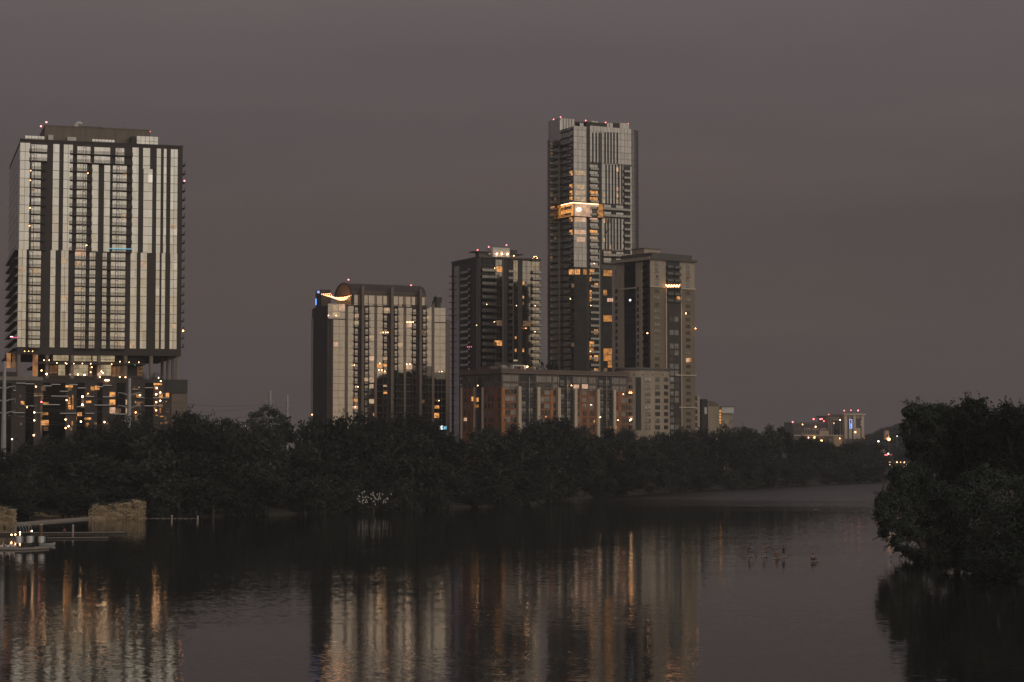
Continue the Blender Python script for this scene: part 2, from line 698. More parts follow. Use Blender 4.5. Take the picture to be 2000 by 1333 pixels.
# ================================================================== LEFT TOWER
B = Building('apartment_tower', 'broad tower with bright mirrored glass stripes and dark bands, raised on columns over a podium', 'apartment tower', 39.5, 274, 700, 17.2)
WL = B.front(357, 287)[0]
zt = B.top
zbot = B.front(40, 681)[1]
H = zt - zbot
D1, Z1 = B.side(19, 291)
DEP = D1
B.add('wall', MB().box(0, WL, 0, DEP, zbot - 1.2, zt, 'dark panel'))
NF = 23
fh = (B.front(40, 279)[1] - B.front(40, 679)[1]) / NF
ztg = B.front(40, 279)[1]
floors = [ztg - fh * i for i in range(NF + 1)]
mid = floors[12]
LINES = floors[1:-1]


def z1(x, ref=600):                  # column of zoom 1 -> local x
    return B.front(x / 4.9375, 220 + ref / 4.9375)[0]


def z2(x):
    return B.front(x / 4.9375, 470 + 600 / 4.9375)[0]


up = [(192, 287), (510, 570), (612, 700), (1275, 1335), (1510, 1550), (1578, 1605), (1645, 1712)]
for a, b_ in up:
    a, b_ = z1(a), z1(b_)
    B.glass(a, b_, mid, ztg, 'bright glass', LINES, [(a + b_) / 2] if b_ - a > 2.4 else [])
a, b_ = z1(888), z1(950)
B.glass(a, b_, mid, floors[2] - .5, 'bright glass', LINES)
a, b_ = z1(1005), z1(1062)
B.glass(a, b_, mid, floors[2] - .5, 'bright glass', LINES)
B.glass(z1(1378), z1(1445), floors[2] - 1.2, ztg, 'bright glass', LINES)
B.glass(z1(1385), z1(1470), mid, floors[2] - 1.25, 'bright glass', LINES)
for a, b_ in [(172, 250), (482, 530), (585, 655), (1255, 1315), (1352, 1412), (1500, 1535), (1555, 1590), (1638, 1705)]:
    a, b_ = z2(a), z2(b_)
    B.glass(a, b_, floors[-1] + .2, mid - .05, 'bright glass', LINES, [(a + b_) / 2] if b_ - a > 2.4 else [])
for i in range(NF):
    zf = floors[i + 1]
    zc = floors[i]
    hi = zc - .45
    # behind the balconies
    if i < 2:
        cols = [(302, 458), (748, 875), (912, 1065), (1118, 1200)]
        doors = [(320, zf), (818, zf), (1145, zf)]
        bal = [(288, 458), (682, 1280)]
        zx = lambda x: z1(x, 150)
    elif i < 12:
        cols = [(302, 393), (742, 838), (1088, 1222)]
        doors = [(317, zf), (812, zf), (1138, zf)]
        bal = [(288, 445), (677, 888), (1066, 1275)]
        zx = z1
    else:
        cols = [(276, 390), (718, 822), (860, 915), (985, 1025), (1065, 1205)]
        doors = [(296, zf), (795, zf), (1122, zf)]
        bal = [(262, 390), (716, 922), (980, 1208)]
        zx = z2
    for a, b_ in cols:
        a, b_ = zx(a), zx(b_)
        g = MB().box(a, b_, -.12, .25, zf, hi, 'bright glass')
        for x in ((a * 2 + b_) / 3, (a + b_ * 2) / 3):
            g.box(x - .035, x + .035, -.15, -.11, zf, hi, 'dark brown')
        B.add('balcony_glazing', g)
    for x, zd in doors:
        B.door(zx(x), zd)
    for a, b_ in bal:
        B.balcony(zx(a), zx(b_), zf, 1.5)
# right flank: small balconies past the corner
for i in range(NF):
    zf = floors[i] - 2.0
    if i == 0: continue
    g = MB().box(WL, WL + 1.4, 2, 6.5, zf - .25, zf, 'dark brown')
    r = MB().box(WL + 1.32, WL + 1.38, 2, 6.5, zf + 1.0, zf + 1.08, 'black metal')
    for k in range(8):
        y = 2 + k * .62
        r.box(WL + 1.33, WL + 1.37, y, y + .05, zf + .003, zf + 1.0, 'black metal')
    B.add('balcony', g, [('railing', r)], 'shallow balcony on the right flank')
# left flank: dark glazing bays and, in the lower half, slabs
for k in range(5):
    y0 = 1.2 + k * (DEP - 2) / 5
    g = MB().box(-.12, .2, y0, y0 + (DEP - 2) / 5 - .9, floors[-1], ztg - 1, 'lightened flank glass')
    for z in LINES:
        g.box(-.14, -.1, y0, y0 + (DEP - 2) / 5 - .9, z - .05, z + .05, 'lightened flank grey')
    B.add('glass_strip', g)
for i in range(12, NF + 1):
    zf = floors[i]
    B.add('balcony', MB().box(-1.2, 0, 1.0, DEP - 2, zf - .22, zf, 'lightened flank grey'),
          [('railing', MB().box(-1.16, -1.1, 1, DEP - 2, zf + .95, zf + 1.05, 'steel grey').box(-1.15, -1.12, 1, DEP - 2, zf + .45, zf + .5, 'steel grey'))],
          'open slab balcony on the left flank')
# lit rooms in the stripes
for a, b_, c0, c1, mt in [(748, 838, 545, 590, 0), (730, 822, 1320, 1333, 0)]:
    pass
zq = lambda x, y: B.front(x / 4.9375, 470 + y / 4.9375)
for (xa, xb, ya, yb, mt) in [(728, 826, 88, 148, 'glow room'), (725, 795, 200, 248, 'warm room'), (1360, 1412, 208, 245, 'glow room'), (590, 650, 528, 585, 'warm room'),
                             (722, 790, 440, 490, 'warm room'), (590, 652, 180, 222, 'warm room'), (305, 388, 268, 320, 'warm room'), (1130, 1192, 975, 1015, 'warm room'),
                             (1252, 1300, 968, 1040, 'warm room'), (1642, 1700, 805, 850, 'warm room'), (178, 248, 258, 300, 'warm room')]:
    x0, za = zq(xa, yb)
    x1, zb_ = zq(xb, ya)
    B.litwin(x0, x1, za, zb_, mt)
zp = lambda x, y: B.front(x / 4.9375, 220 + y / 4.9375)
for (xa, xb, ya, yb) in [(1185, 1222, 572, 610), (1168, 1215, 985, 1040), (300, 330, 728, 765), (1650, 1700, 1080, 1125)]:
    x0, za = zp(xa, yb)
    x1, zb_ = zp(xb, ya)
    B.litwin(x0, x1, za, zb_, 'warm room')
for (x, y) in [(297, 468), (294, 566), (291, 660), (288, 925), (284, 1096), (876, 492), (1110, 503), (845, 590), (832, 1284)]:
    xx, z = zp(x, y)
    B.lampball(xx, -1.2, z, .22, 'orange lamp', 'balcony_lamp')
for (x, y, c) in [(1776, 652, 'red lamp'), (1755, 1217, 'orange lamp')]:
    xx, z = zp(x, y) if y < 1000 else B.front(1755 / 4.9375, 470 + 867 / 4.9375)
    B.lampball(WL + 1.0, 2.2, z, .45, c, 'balcony_lamp')
x0, z = zp(1045, 1315)
x1, _ = zp(1265, 1315)
B.add('light_strip', MB().box(x0, x1, -1.62, -1.54, z - .12, z + .12, 'cyan neon'), label='blue glowing balcony edge')
x0, z = B.front(9, 659, -1)
B.add('light_strip', MB().box(-2.6, .2, -.4, -.3, z - .12, z + .12, 'pink neon').box(-2.6, -1.6, -.42, -.41, z + .2, z + .35, 'cool lamp'), label='pink lit balcony edge')
# parapet and roof structures
g = MB()
g.box(-.15, WL + .15, -.2, .35, zt + .002, zt + .55, 'dark panel')
B.add('parapet', g)
_, zpt = B.front(90, 246, 5)
x0 = B.front(88, 250, 5)[0]
x1 = B.front(293, 262, 5)[0]
g = MB().box(x0, x1, 5, DEP - 1, zt - .5, zpt, 'roof concrete')
for k in range(1, 6):
    x = x0 + (x1 - x0) * k / 6
    g.box(x - .05, x + .05, 4.95, 5.02, zt, zpt - .3, 'dark brown')
B.add('penthouse', g, [('roof_edge', MB().box(x0 - .2, x1 + .2, 4.8, DEP - .8, zpt + .002, zpt + .25, 'roof concrete'))])


def roofbox(xa, xb, ya, yb, mat, c, dep, n=0):
    x0, x1, z0, zt_ = B.fr(xa, xb, ya, yb, c)
    g = MB().box(x0, x1, c, c + dep, zt - .3, zt_, mat)
    for i in range(n + 1):
        x = x0 + (x1 - x0) * i / max(n, 1)
        g.box(x - .05, x + .05, c - .06, c, zt, zt_, 'dark brown')
    if n:
        g.box(x0, x1, c - .08, c - .065, (zt + zt_) / 2 - .05, (zt + zt_) / 2 + .05, 'dark brown')
    B.add('roof_screen', g)


roofbox(49, 87, 266, 274, 'bright glass', .8, .15, 6)
roofbox(94, 104, 264, 276, 'white panel', 4.2, .5)
roofbox(131, 149, 268, 279, 'white panel', 4.2, .5)
roofbox(180, 224, 273, 281, 'bright glass', .8, .15, 7)
roofbox(256, 266, 267, 285, 'dark panel', 1.5, 4)
roofbox(267, 309, 267, 285, 'bright glass', 1.2, .3, 5)
# curved white vent on the penthouse
x, z = B.front(155, 244, 6)
g = MB()
prev = [(x - 1.3 + 1.3 * (1 - math.cos(a)) , 6, z - 1.0 + 1.7 * math.sin(a)) for a in [i * math.pi / 8 for i in range(7)]]
g.tube(prev, [.65, .65, .62, .58, .52, .45, .4], 'white panel', 8)
B.add('vent_pipe', g)
x0, z = B.front(155, 247, 6)
x1, _ = B.front(200, 252, 6)
B.add('roof_rail', MB().box(x0, x1, 5.6, 5.8, zpt + .1, zpt + .55, 'black metal'))
x0, z = B.front(241, 257, 6)
B.add('roof_rail', MB().box(x0, x0 + 7, 5.6, 5.8, zpt - .05, zpt + .35, 'white panel').box(x0, x0 + .2, 5.6, 5.8, zpt + .36, zpt + 1.1, 'black metal'))
for p in [(90.5, 239), (80, 247), (292, 257)]:
    B.beacon(*p, c=6, r=.4)
# open storeys with columns, deck and lounge rooms
zdeck = B.front(100, 741, -3)[1]
zmid = B.front(150, 709, 0)[1]
B.add('soffit', MB().box(-2, WL + .02, -.25, DEP, zbot - 2.0, zbot - 1.21, 'dark brown'))
for px in (36, 92, 140.5, 193, 245, 295):
    x = B.front(px, 710, .4)[0]
    B.add('column', MB().tube([(x, .6, zdeck), (x, .6, zbot - 2.0)], .72, 'concrete', 10))
for px, yy in ((317, 12), (328, 9), (337, 3), (346, 1)):
    x = B.front(px, 710, yy)[0]
    B.add('column', MB().tube([(x, yy, zdeck), (x, yy, zbot - 2.0)], .62, 'concrete', 10))
x0, x1, *_ = B.fr(75, 283, 700, 712, 2)
B.add('deck', MB().box(x0, x1, -1.2, DEP - 2, zmid - .45, zmid + .15, 'dark brown'),
      [('railing', MB().box(x0, x1, -1.15, -1.08, zmid + 1.2, zmid + 1.28, 'black metal'))])
xw = B.front(280, 710, 4)[0]
g = MB().box(B.front(96, 710, 5)[0], xw, 5, DEP - 3, zdeck, zbot - 2.0, 'dark brown')
B.add('core_wall', g)
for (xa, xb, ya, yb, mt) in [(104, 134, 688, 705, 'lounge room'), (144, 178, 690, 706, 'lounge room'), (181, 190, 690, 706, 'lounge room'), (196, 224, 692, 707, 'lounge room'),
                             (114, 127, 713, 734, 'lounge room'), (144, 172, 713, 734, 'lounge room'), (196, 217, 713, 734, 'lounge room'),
                             (218, 226, 716, 736, 'emissive uplit wall'), (174, 180, 716, 736, 'emissive uplit wall'), (97, 112, 714, 730, 'emissive uplit wall'), (227, 242, 716, 736, 'dim room'), (268, 279, 716, 734, 'dim room')]:
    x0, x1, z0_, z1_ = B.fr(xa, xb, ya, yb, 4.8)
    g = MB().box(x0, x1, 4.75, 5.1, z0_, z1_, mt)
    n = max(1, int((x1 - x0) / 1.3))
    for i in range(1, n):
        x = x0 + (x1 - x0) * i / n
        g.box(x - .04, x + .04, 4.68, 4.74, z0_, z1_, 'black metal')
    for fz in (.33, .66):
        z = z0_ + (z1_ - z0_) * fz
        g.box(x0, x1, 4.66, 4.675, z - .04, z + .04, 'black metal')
    B.add('lounge_window_or_glow', g)  # windows, plus wall patches whose uplight is emitted by their own material
for (xa, xb, ya, yb, mt) in [(64, 74, 690, 735, 'emissive uplit wall'), (13, 21, 690, 719, 'emissive uplit wall'), (24, 30, 690, 719, 'dim room')]:
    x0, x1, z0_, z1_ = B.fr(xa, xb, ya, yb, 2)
    B.add('uplit_pier', MB().box(x0, x1, 2, 3.2, z0_, z1_, mt))  # piers carry their uplight as emission
x0, x1, z0_, z1_ = B.fr(-40, 33, 718, 745, -2.5)
B.add('terrace_wall', MB().box(x0, x1, -2.5, 2, z0_, z1_ - 1.5, 'dark brown'))
for px, py in [(86, 704), (96, 704), (111, 709.5), (128, 709.5), (144, 710.5), (161, 710.5), (177, 711), (218, 712), (234, 707), (252, 708), (271, 708), (130, 711)]:
    x, z = B.front(px, py, -1.3)
    B.lampball(x, -1.4, z, .2, 'white lamp')
for k in range(14):
    x, z = B.front(145 + k * 2.1, 689.3 + (k % 3) * .6, 2)
    B.lampball(x, 2 + (k % 3), z, .14, 'white lamp')
for k in range(7):
    x, z = B.front(48 + k * 2.6, 686.5 - (k % 3) * .5, 0)
    B.lampball(x, 0 + (k % 3), z, .2, 'orange lamp')
x, z = B.front(77, 689.3, 0)
B.lampball(x, 0, z, .2, 'green lamp')
x, z = B.front(263.5, 713.5, -1.3)
B.lampball(x, -1.3, z, .2, 'green lamp')
for px, py, mt, r in [(81, 724, 'white lamp', .35), (91, 731, 'white lamp', .5), (152, 732, 'white lamp', .38), (165, 733, 'white lamp', .38), (177, 727.5, 'orange lamp', .25),
                      (194, 732, 'glow room', .8), (198, 726, 'white lamp', .3), (201, 729, 'white lamp', .3), (197, 731, 'white lamp', .25), (179, 717.5, 'white lamp', .25),
                      (195, 737, 'white lamp', .28), (234, 737, 'white lamp', .25), (245, 737, 'white lamp', .3), (137, 732, 'glow room', .4), (309.5, 738.5, 'white lamp', .25), (238, 745, 'white lamp', .25)]:
    x, z = B.front(px, py, -2.2)
    B.lampball(x, -2.4, max(z, zdeck + r) if py < 736 else z, r, mt)
# planting on the deck
for px, w in ((103, 2.2), (280, 1.6), (312, 3.0), (300, 1.2)):
    x = B.front(px, 730, -1)[0]
    g = MB()
    for k in range(260):
        a, b_, c = rnd.gauss(0, w * .42), rnd.gauss(0, .5), abs(rnd.gauss(0, 1.1))
        sz = .22
        v = [Vector((rnd.uniform(-1, 1), rnd.uniform(-1, 1), rnd.uniform(-1, 1))) * sz for _ in range(3)]
        g.add([tuple(Vector((x + a, -1 + b_, zdeck + .15 + c)) + q) for q in v], [(0, 1, 2)], 'leaf near')
    B.add('planter_shrub', g)
# podium
xl, xr = B.front(-120, 800, -3)[0], B.front(366, 780, -3)[0]
zpd = B.front(366, 742, -3)[1]
zg = 0.0
B.add('podium', MB().box(xl, xr, -3, DEP + 6, zg, zpd, 'dark panel'),
      [('podium_edge', MB().box(B.front(-100, 742, -3.2)[0], B.front(84, 742, -3.2)[0], -3.25, -1.5, zpd - .8, zpd + .5, 'concrete'))])
B.add('podium_railing', MB().box(B.front(84, 742, -3.1)[0], xr, -3.05, -3.0, zpd + 1.0, zpd + 1.08, 'steel grey').box(B.front(84, 742, -3.1)[0], xr, -3.03, -3.0, zpd + .5, zpd + .54, 'steel grey'))
x0, x1, z0_, z1_ = B.fr(335, 365.5, 769, 830, -3)
B.add('podium_panel', MB().box(x0, x1, -3.2, -2.9, zg, z1_, 'pier brown'))
x0, x1, z0_, z1_ = B.fr(325, 366, 742, 768, -3)
B.add('podium_panel', MB().box(x0, x1, -3.5, -2.9, z0_, z1_, 'black metal'))
for xa, xb in [(84, 117), (100, 128), (150, 165), (190, 200), (227, 244), (283, 299), (0, 22), (50, 66)]:
    x0, x1, z0_, z1_ = B.fr(xa, xb, 748, 850, -3)
    B.add('podium_glass', MB().box(x0, x1, -3.16, -2.9, .2, z1_, 'dark and reflection glass'))
for xa, xb, y in [(32, 50, 748.7), (50, 67, 750), (84, 101, 754), (100, 118, 751), (135, 152, 751.7), (117, 134, 764.5), (152, 168, 758), (66, 84, 773.5), (100, 134, 774), (168, 184, 775),
                  (48, 66, 793), (84, 117, 790.5), (25, 48, 806.5), (69, 85, 806.5), (117, 150, 807.5), (167, 184, 807.5), (150, 166, 794.5), (201, 218, 753), (201, 222, 775.5),
                  (184, 217, 791.5), (258, 270, 760.5), (283, 299, 757.5), (268, 283, 777), (299, 330, 777.5), (282, 313, 793), (217, 248, 809), (268, 281, 809), (190, 201, 755.7), (26, 32, 763)]:
    x0, x1, z0_, z1_ = B.fr(xa, xb, y - .5, y + .5, -4)
    B.add('light_strip', MB().box(x0, x1, -4.1, -3.95, (z0_ + z1_) / 2 - .09, (z0_ + z1_) / 2 + .09, 'led line').box(x0, x1, -3.94, -3.0, (z0_ + z1_) / 2 - .25, (z0_ + z1_) / 2 + .1, 'dark brown'))
for xa, xb, ya, yb, mt in [(80, 89, 755, 764, 'dim room'), (80, 95, 821, 831, 'amber room'), (128, 142, 753, 757, 'amber room'), (134, 137, 776, 784, 'amber room'), (133, 139, 792, 800, 'amber room'),
                           (140.5, 143.5, 772, 800, 'deep amber room'), (177, 185, 755, 763, 'deep amber room'), (186, 194, 754, 762, 'amber room'), (168, 178, 783, 787.5, 'amber room'),
                           (165, 178, 816, 820, 'amber room'), (151, 160, 806, 813, 'amber room'), (214, 225, 766, 775, 'amber room'), (214, 225, 781, 791, 'amber room'), (214, 225, 796, 807.5, 'glow room'),
                           (226, 236, 798, 808, 'dim room'), (245.5, 248, 781, 791, 'warm room'), (245.5, 248, 798, 807, 'warm room'), (266, 274, 771, 777, 'deep amber room'), (266, 274, 785, 795, 'dim room'),
                           (300, 316, 749, 752.5, 'amber room'), (324, 330, 768, 776, 'amber room'), (325, 330, 801, 806, 'dim room'), (66, 84, 768, 772, 'dim room'), (84, 95, 786, 792, 'deep amber room'),
                           (139.5, 142.5, 823, 832, 'deep amber room'), (159, 164, 774, 797, 'dim room'), (83, 94, 806, 811, 'deep amber room'), (79, 82, 770, 850, 'dim room'), (167, 177, 772, 776, 'dim room'),
                           (300, 305, 790, 797, 'dim room'), (310, 318, 790, 796, 'dim room'), (136, 141, 835, 842, 'dim room'), (85, 94, 834, 842, 'dim room')]:
    x0, x1, z0_, z1_ = B.fr(xa, xb, ya, yb, -3)
    B.litwin(x0, x1, z0_, z1_, mt, -3, .25)
rw = random.Random(21)
for lv in range(7):
    for c0 in (12, 40, 68, 84, 104, 126, 134, 150, 158, 170, 186, 206, 226, 238, 262, 272, 288, 302, 312, 322):
        if rw.random() < .42:
            xa = c0 + rw.uniform(-2, 2)
            ya = 754 + lv * 14 + rw.uniform(0, 3)
            x0, x1, z0_, z1_ = B.fr(xa, xa + rw.choice((1.5, 3, 5, 7)), ya, ya + rw.choice((2, 4, 7, 9)), -3)
            B.litwin(x0, x1, z0_, z1_, rw.choice(('dim room', 'dim room', 'deep amber room', 'amber room')), -3, .12)
for px, py, mt, r in [(70, 755.5, 'white lamp', .3), (81, 785.5, 'red lamp', .4), (67, 806, 'white lamp', .35), (67, 821.5, 'white lamp', .33), (66, 850.5, 'white lamp', .4), (128, 820, 'white lamp', .4),
                      (134, 833, 'white lamp', .38), (128, 836.5, 'white lamp', .35), (161, 775, 'white lamp', .5), (161, 791, 'white lamp', .5), (158, 824, 'white lamp', .42), (204, 825, 'white lamp', .35),
                      (273, 772.5, 'white lamp', .35), (305, 770.5, 'white lamp', .45), (313, 767, 'white lamp', .35), (306, 758.5, 'white lamp', .35), (305, 786, 'orange lamp', .38), (313, 783, 'white lamp', .4),
                      (305, 802, 'orange lamp', .4), (53, 796, 'orange lamp', .3), (130, 782, 'orange lamp', .35), (314, 745, 'white lamp', .25), (178, 759, 'green lamp', .15), (265, 806, 'orange lamp', .35), (24, 858.5, 'cool lamp', .22),
                      (18, 812, 'dim room', .3), (70, 793, 'dim room', .4), (172, 769, 'orange lamp', .2)]:
    x, z = B.front(px, py, -3.4)
    B.lampball(x, -3.5, z, r, mt)
x0, x1, z0_, z1_ = B.fr(205, 213, 742, 744.2, -3.5)
B.add('light_strip', MB().box(x0, x1, -3.7, -3.4, z0_, z1_, 'white lamp'), label='short bright oval lamp at the top of the podium')
B.finish()

# ================================================================== CONDO WITH VAULTED ROOF
B = Building('apartment_tower', 'pale glass condo block with a half-round vaulted roof, string lights and pink neon', 'apartment tower', 649.5, 596, 850, 25)
T4 = lambda x, y: (590 + x / 4.04, 530 + y / 4.04)
WL = B.front(871, 602)[0]
zt = B.front(649, 597)[1]
DEP = B.side(609, 610)[0]
fh = 3.05
cx = lambda x: B.front(*T4(x, 650))[0]
cz = lambda x, y: B.front(*T4(x, y))[1]
cxp = lambda x, c: B.front(*T4(x, 650), c)[0]
xtl = cx(202)
B.add('wall', MB().box(0, WL, 0, DEP, 0, zt, 'pier grey').box(xtl, .02, .6, DEP * .7, 0, zt, 'dark brown').box(cx(1150) - .3, cx(1150) + 1.5, 1, DEP * .6, 0, cz(1150, 385), 'pier brown'))
LINES = [zt - 2.9 - fh * i for i in range(21)]
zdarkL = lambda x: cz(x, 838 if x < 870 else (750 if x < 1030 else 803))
for a, b_, top, dk in [(245, 338, 378, 0), (360, 405, 265, 0), (528, 570, 268, 0), (590, 635, 270, 0), (758, 800, 278, 1), (820, 865, 280, 1), (982, 1022, 285, 2), (1043, 1132, 410, 3)]:
    x0, x1 = cx(a), cx(b_)
    zt_ = cz((a + b_) / 2, top)
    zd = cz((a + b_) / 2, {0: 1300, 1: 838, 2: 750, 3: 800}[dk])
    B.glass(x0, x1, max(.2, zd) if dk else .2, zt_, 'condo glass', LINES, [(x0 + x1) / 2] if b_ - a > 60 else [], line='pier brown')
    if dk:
        B.glass(x0, x1, .2, zd - .05, 'condo painted reflection glass', LINES, [(x0 * 2 + x1) / 3, (x0 + x1 * 2) / 3], line='concrete')  # reflection of the neighbour, put in as darker glass
x0, x1 = xtl, cx(340)
B.glass(x0, x1, cz(270, 375), cz(270, 258), 'condo glass', LINES, [x0 + (x1 - x0) * k / 3 for k in (1, 2)], name='corner_glass')
B.add('corner_ledge', MB().box(x0 - .2, x1, -.5, .3, cz(270, 383), cz(270, 375) - .01, 'dark brown'))
x0, x1 = cx(1043), cx(1130)
B.glass(x0, x1, cz(1085, 402), cz(1085, 290), 'condo glass', LINES, [(x0 + x1) / 2], name='corner_glass')
B.add('corner_ledge', MB().box(x0, x1 + .4, -.4, .3, cz(1085, 409), cz(1085, 403), 'dark brown'))
for a, b_ in [(338, 360), (570, 590), (800, 820), (1022, 1042), (1132, 1150)]:
    B.add('pier', MB().box(cx(a), cx(b_), -.35, .2, 0, cz(a, 262 if a < 1100 else 385), 'pier brown'))
B.add('pier', MB().box(0, cx(262) * .2, -.3, .2, 0, cz(240, 380), 'pier brown'))
# dark recess bands and balconies
for a, b_ in [(405, 528), (635, 758), (865, 982)]:
    B.add('recess', MB().box(cx(a), cx(b_), -.05, .1, 0, cz((a + b_) / 2, 270), 'dark brown'))
i0 = 0
for i, z in enumerate(LINES):
    if z < 2: continue
    for a, b_ in [(408, 446), (490, 527), (638, 676), (722, 757), (866, 905), (946, 982)]:
        x0, x1 = cx(a), cx(b_)
        wx0, wx1 = x0 + .5, x1 - .5
        g = MB().box(wx0, wx1, -.12, .2, z + .003, z + 2.3, 'condo glass' if z > zdarkL((a + b_) / 2) or a < 700 else 'condo painted reflection glass')  # darker panes continue the painted reflection behind the balconies
        B.add('balcony_glazing', g)
        B.balcony(x0, x1, z, 1.5, rail='bars', slab='dark brown')
for a, b_, y in [(470, 490, 115), (702, 722, 125), (927, 946, 140)]:
    B.add('pilaster', MB().box(cxp(a, -1.7), cxp(b_, -1.7), -1.7, .3, 0, B.front(*T4(a, y), -1.7)[1], 'pier brown'))
# penthouse storey under the vault
zp0 = zt
ph = cz(600, 190) - zt
xv0, xv1 = cx(415), cx(985)
yv = 1.0
B.add('penthouse', MB().box(xv0, xv1, yv, 18, zt, zt + ph + 1.4, 'gable orange'))
for a, b_ in [(415, 445), (493, 522), (530, 575), (595, 635), (645, 675), (728, 760), (768, 800), (822, 860), (870, 902), (950, 972)]:
    B.add('penthouse_window', MB().box(cx(a), cx(b_), yv - .15, yv + .2, zt + .5, zt + ph - .2, 'condo glass'))
B.add('terrace_edge', MB().box(cx(345), cx(1000), -.6, .3, zt + .002, zt + .45, 'dark brown'),
      [('railing', MB().box(cx(345), cx(1000), -.55, -.5, zt + 1.2, zt + 1.28, 'black metal'))])
# barrel vault, its axis along the front
e, d = B.loc(*T4(262, 190))
xg = cx(400) - .5
ya = yv - .2
yb = B.side(*T4(262, 190), xg)[0]
rad = (yb - ya) / 2
zsp = zt + ph + .2
zrd = B.side(*T4(330, 95), xg)[1] - zsp
g = MB()
N = 16
arc = [(ya + rad - rad * math.cos(math.pi * i / N), zsp + zrd * math.sin(math.pi * i / N)) for i in range(N + 1)]
vs = [(x, y, z) for x in (xg, cx(985)) for y, z in arc]
g.add(vs, [(i, i + 1, N + 2 + i, N + 1 + i) for i in range(N)], 'vault roof')
gb = MB()
gb.add([(xg + .05, y, z) for y, z in arc], [tuple(range(N + 1))], 'gable orange')
gb.add([(cx(985) - .05, y, z) for y, z in arc], [tuple(range(N + 1))], 'gable orange')
edge = MB()
edge.tube([(xg - .1, y, z) for y, z in arc], .3, 'dark brown', 6)
B.add('vault_roof', g, [('gable', gb), ('roof_edge', edge)])
zf2 = B.side(*T4(300, 225), xg)[1]
B.add('roof_lounge', MB().box(xg + .3, xv0, ya + .5, yb - .5, zt, zsp, 'dark brown'), [('lounge_window_or_glow', MB().box(xg + .1, xg + .35, ya + 1, yb - 1, zt + .5, zsp - .8, 'dim room'))])
# string lights on the roof terrace
bulbs = []
wires = MB()
pA = B.side(*T4(165, 185), 0)
ends = []
for k in range(5):
    x0 = -.5 + k * .5
    yA = pA[0] - k * 1.2
    A = Vector((x0, yA, pA[1] + .3))
    C_ = Vector((cx(398) + k * .3, 2 + k * 1.0, cz(395, 186)))
    pts = []
    for j in range(15):
        t_ = j / 14
        p = A.lerp(C_, t_)
        p.z -= 1.9 * 4 * t_ * (1 - t_) * (.6 + .15 * k)
        pts.append(p)
        bulbs.append(('bulb', MB().ball(p - Vector((0, 0, .15)), .17, 'festoon bulb', 6, 4)))
    wires.tube(pts, .03, 'wire', 4)
B.add('string_lights', wires, bulbs)
# left flank: dark glazed bays, balconies, lamps
y1 = B.side(*T4(112, 400))[0]
B.add('flank_wall', MB().box(-.3, .02, .5, y1, 0, zt - 6, 'lightened flank glass').box(-.3, .02, y1 + .1, DEP, 0, B.side(*T4(90, 372))[1], 'lightened flank glass'))
for z in LINES[2:]:
    if z < 3: continue
    ya_, yb_ = B.side(*T4(165, 600))[0], B.side(*T4(118, 600))[0]
    B.add('flank_balcony', MB().box(-1.4, -.31, ya_, yb_, z - .3, z, 'black metal'), [('railing', MB().box(-1.38, -1.3, ya_, yb_, z + .1, z + 1.0, 'lightened flank glass'))])
for a, b_ in [(170, 200), (205, 238)]:
    B.add('flank_panel', MB().box(-.5, -.3, B.side(*T4(b_, 600))[0], B.side(*T4(a, 600))[0], 0, zt - 7, 'pier grey' if a < 200 else 'pier brown'))
pt = B.side(*T4(112, 155))
yy = B.side(*T4(158, 200))[0]
B.add('roof_tower', MB().box(-.3, 4, yy, pt[0], 0, pt[1], 'charcoal'), [('blue_lamp', MB().ball((-.5, (yy + pt[0]) / 2 - .6, pt[1] - .9), .75, 'blue neon', 8, 5, (1, 1.3, .8))),
      ('blue_light', MB().box(-.5, -.32, pt[0] - 1.2, pt[0] - .5, pt[1] - 6.3, pt[1] - 3.5, 'blue lamp'))])
ya_, z = B.side(*T4(200, 308))
yb_, _ = B.side(*T4(118, 308))
B.add('neon_tube', MB().box(-1.75, -1.6, ya_, yb_, z - .15, z + .15, 'pink neon'), label='pink neon balcony edge')
ya_, z = B.side(*T4(160, 592))
yb_, _ = B.side(*T4(118, 592))
B.add('neon_tube', MB().box(-1.65, -1.5, ya_, yb_, z - .1, z + .1, 'red neon'), label='dim red balcony edge')
for x, y, mt in [(125, 545, 'white lamp'), (93, 530, 'dim room'), (95, 910, 'dim room'), (80, 1132, 'orange lamp'), (160, 850, 'dim room')]:
    yq, z = B.side(*T4(x, y), -1.5)
    B.lampball(-1.6, yq, z, .35, mt)
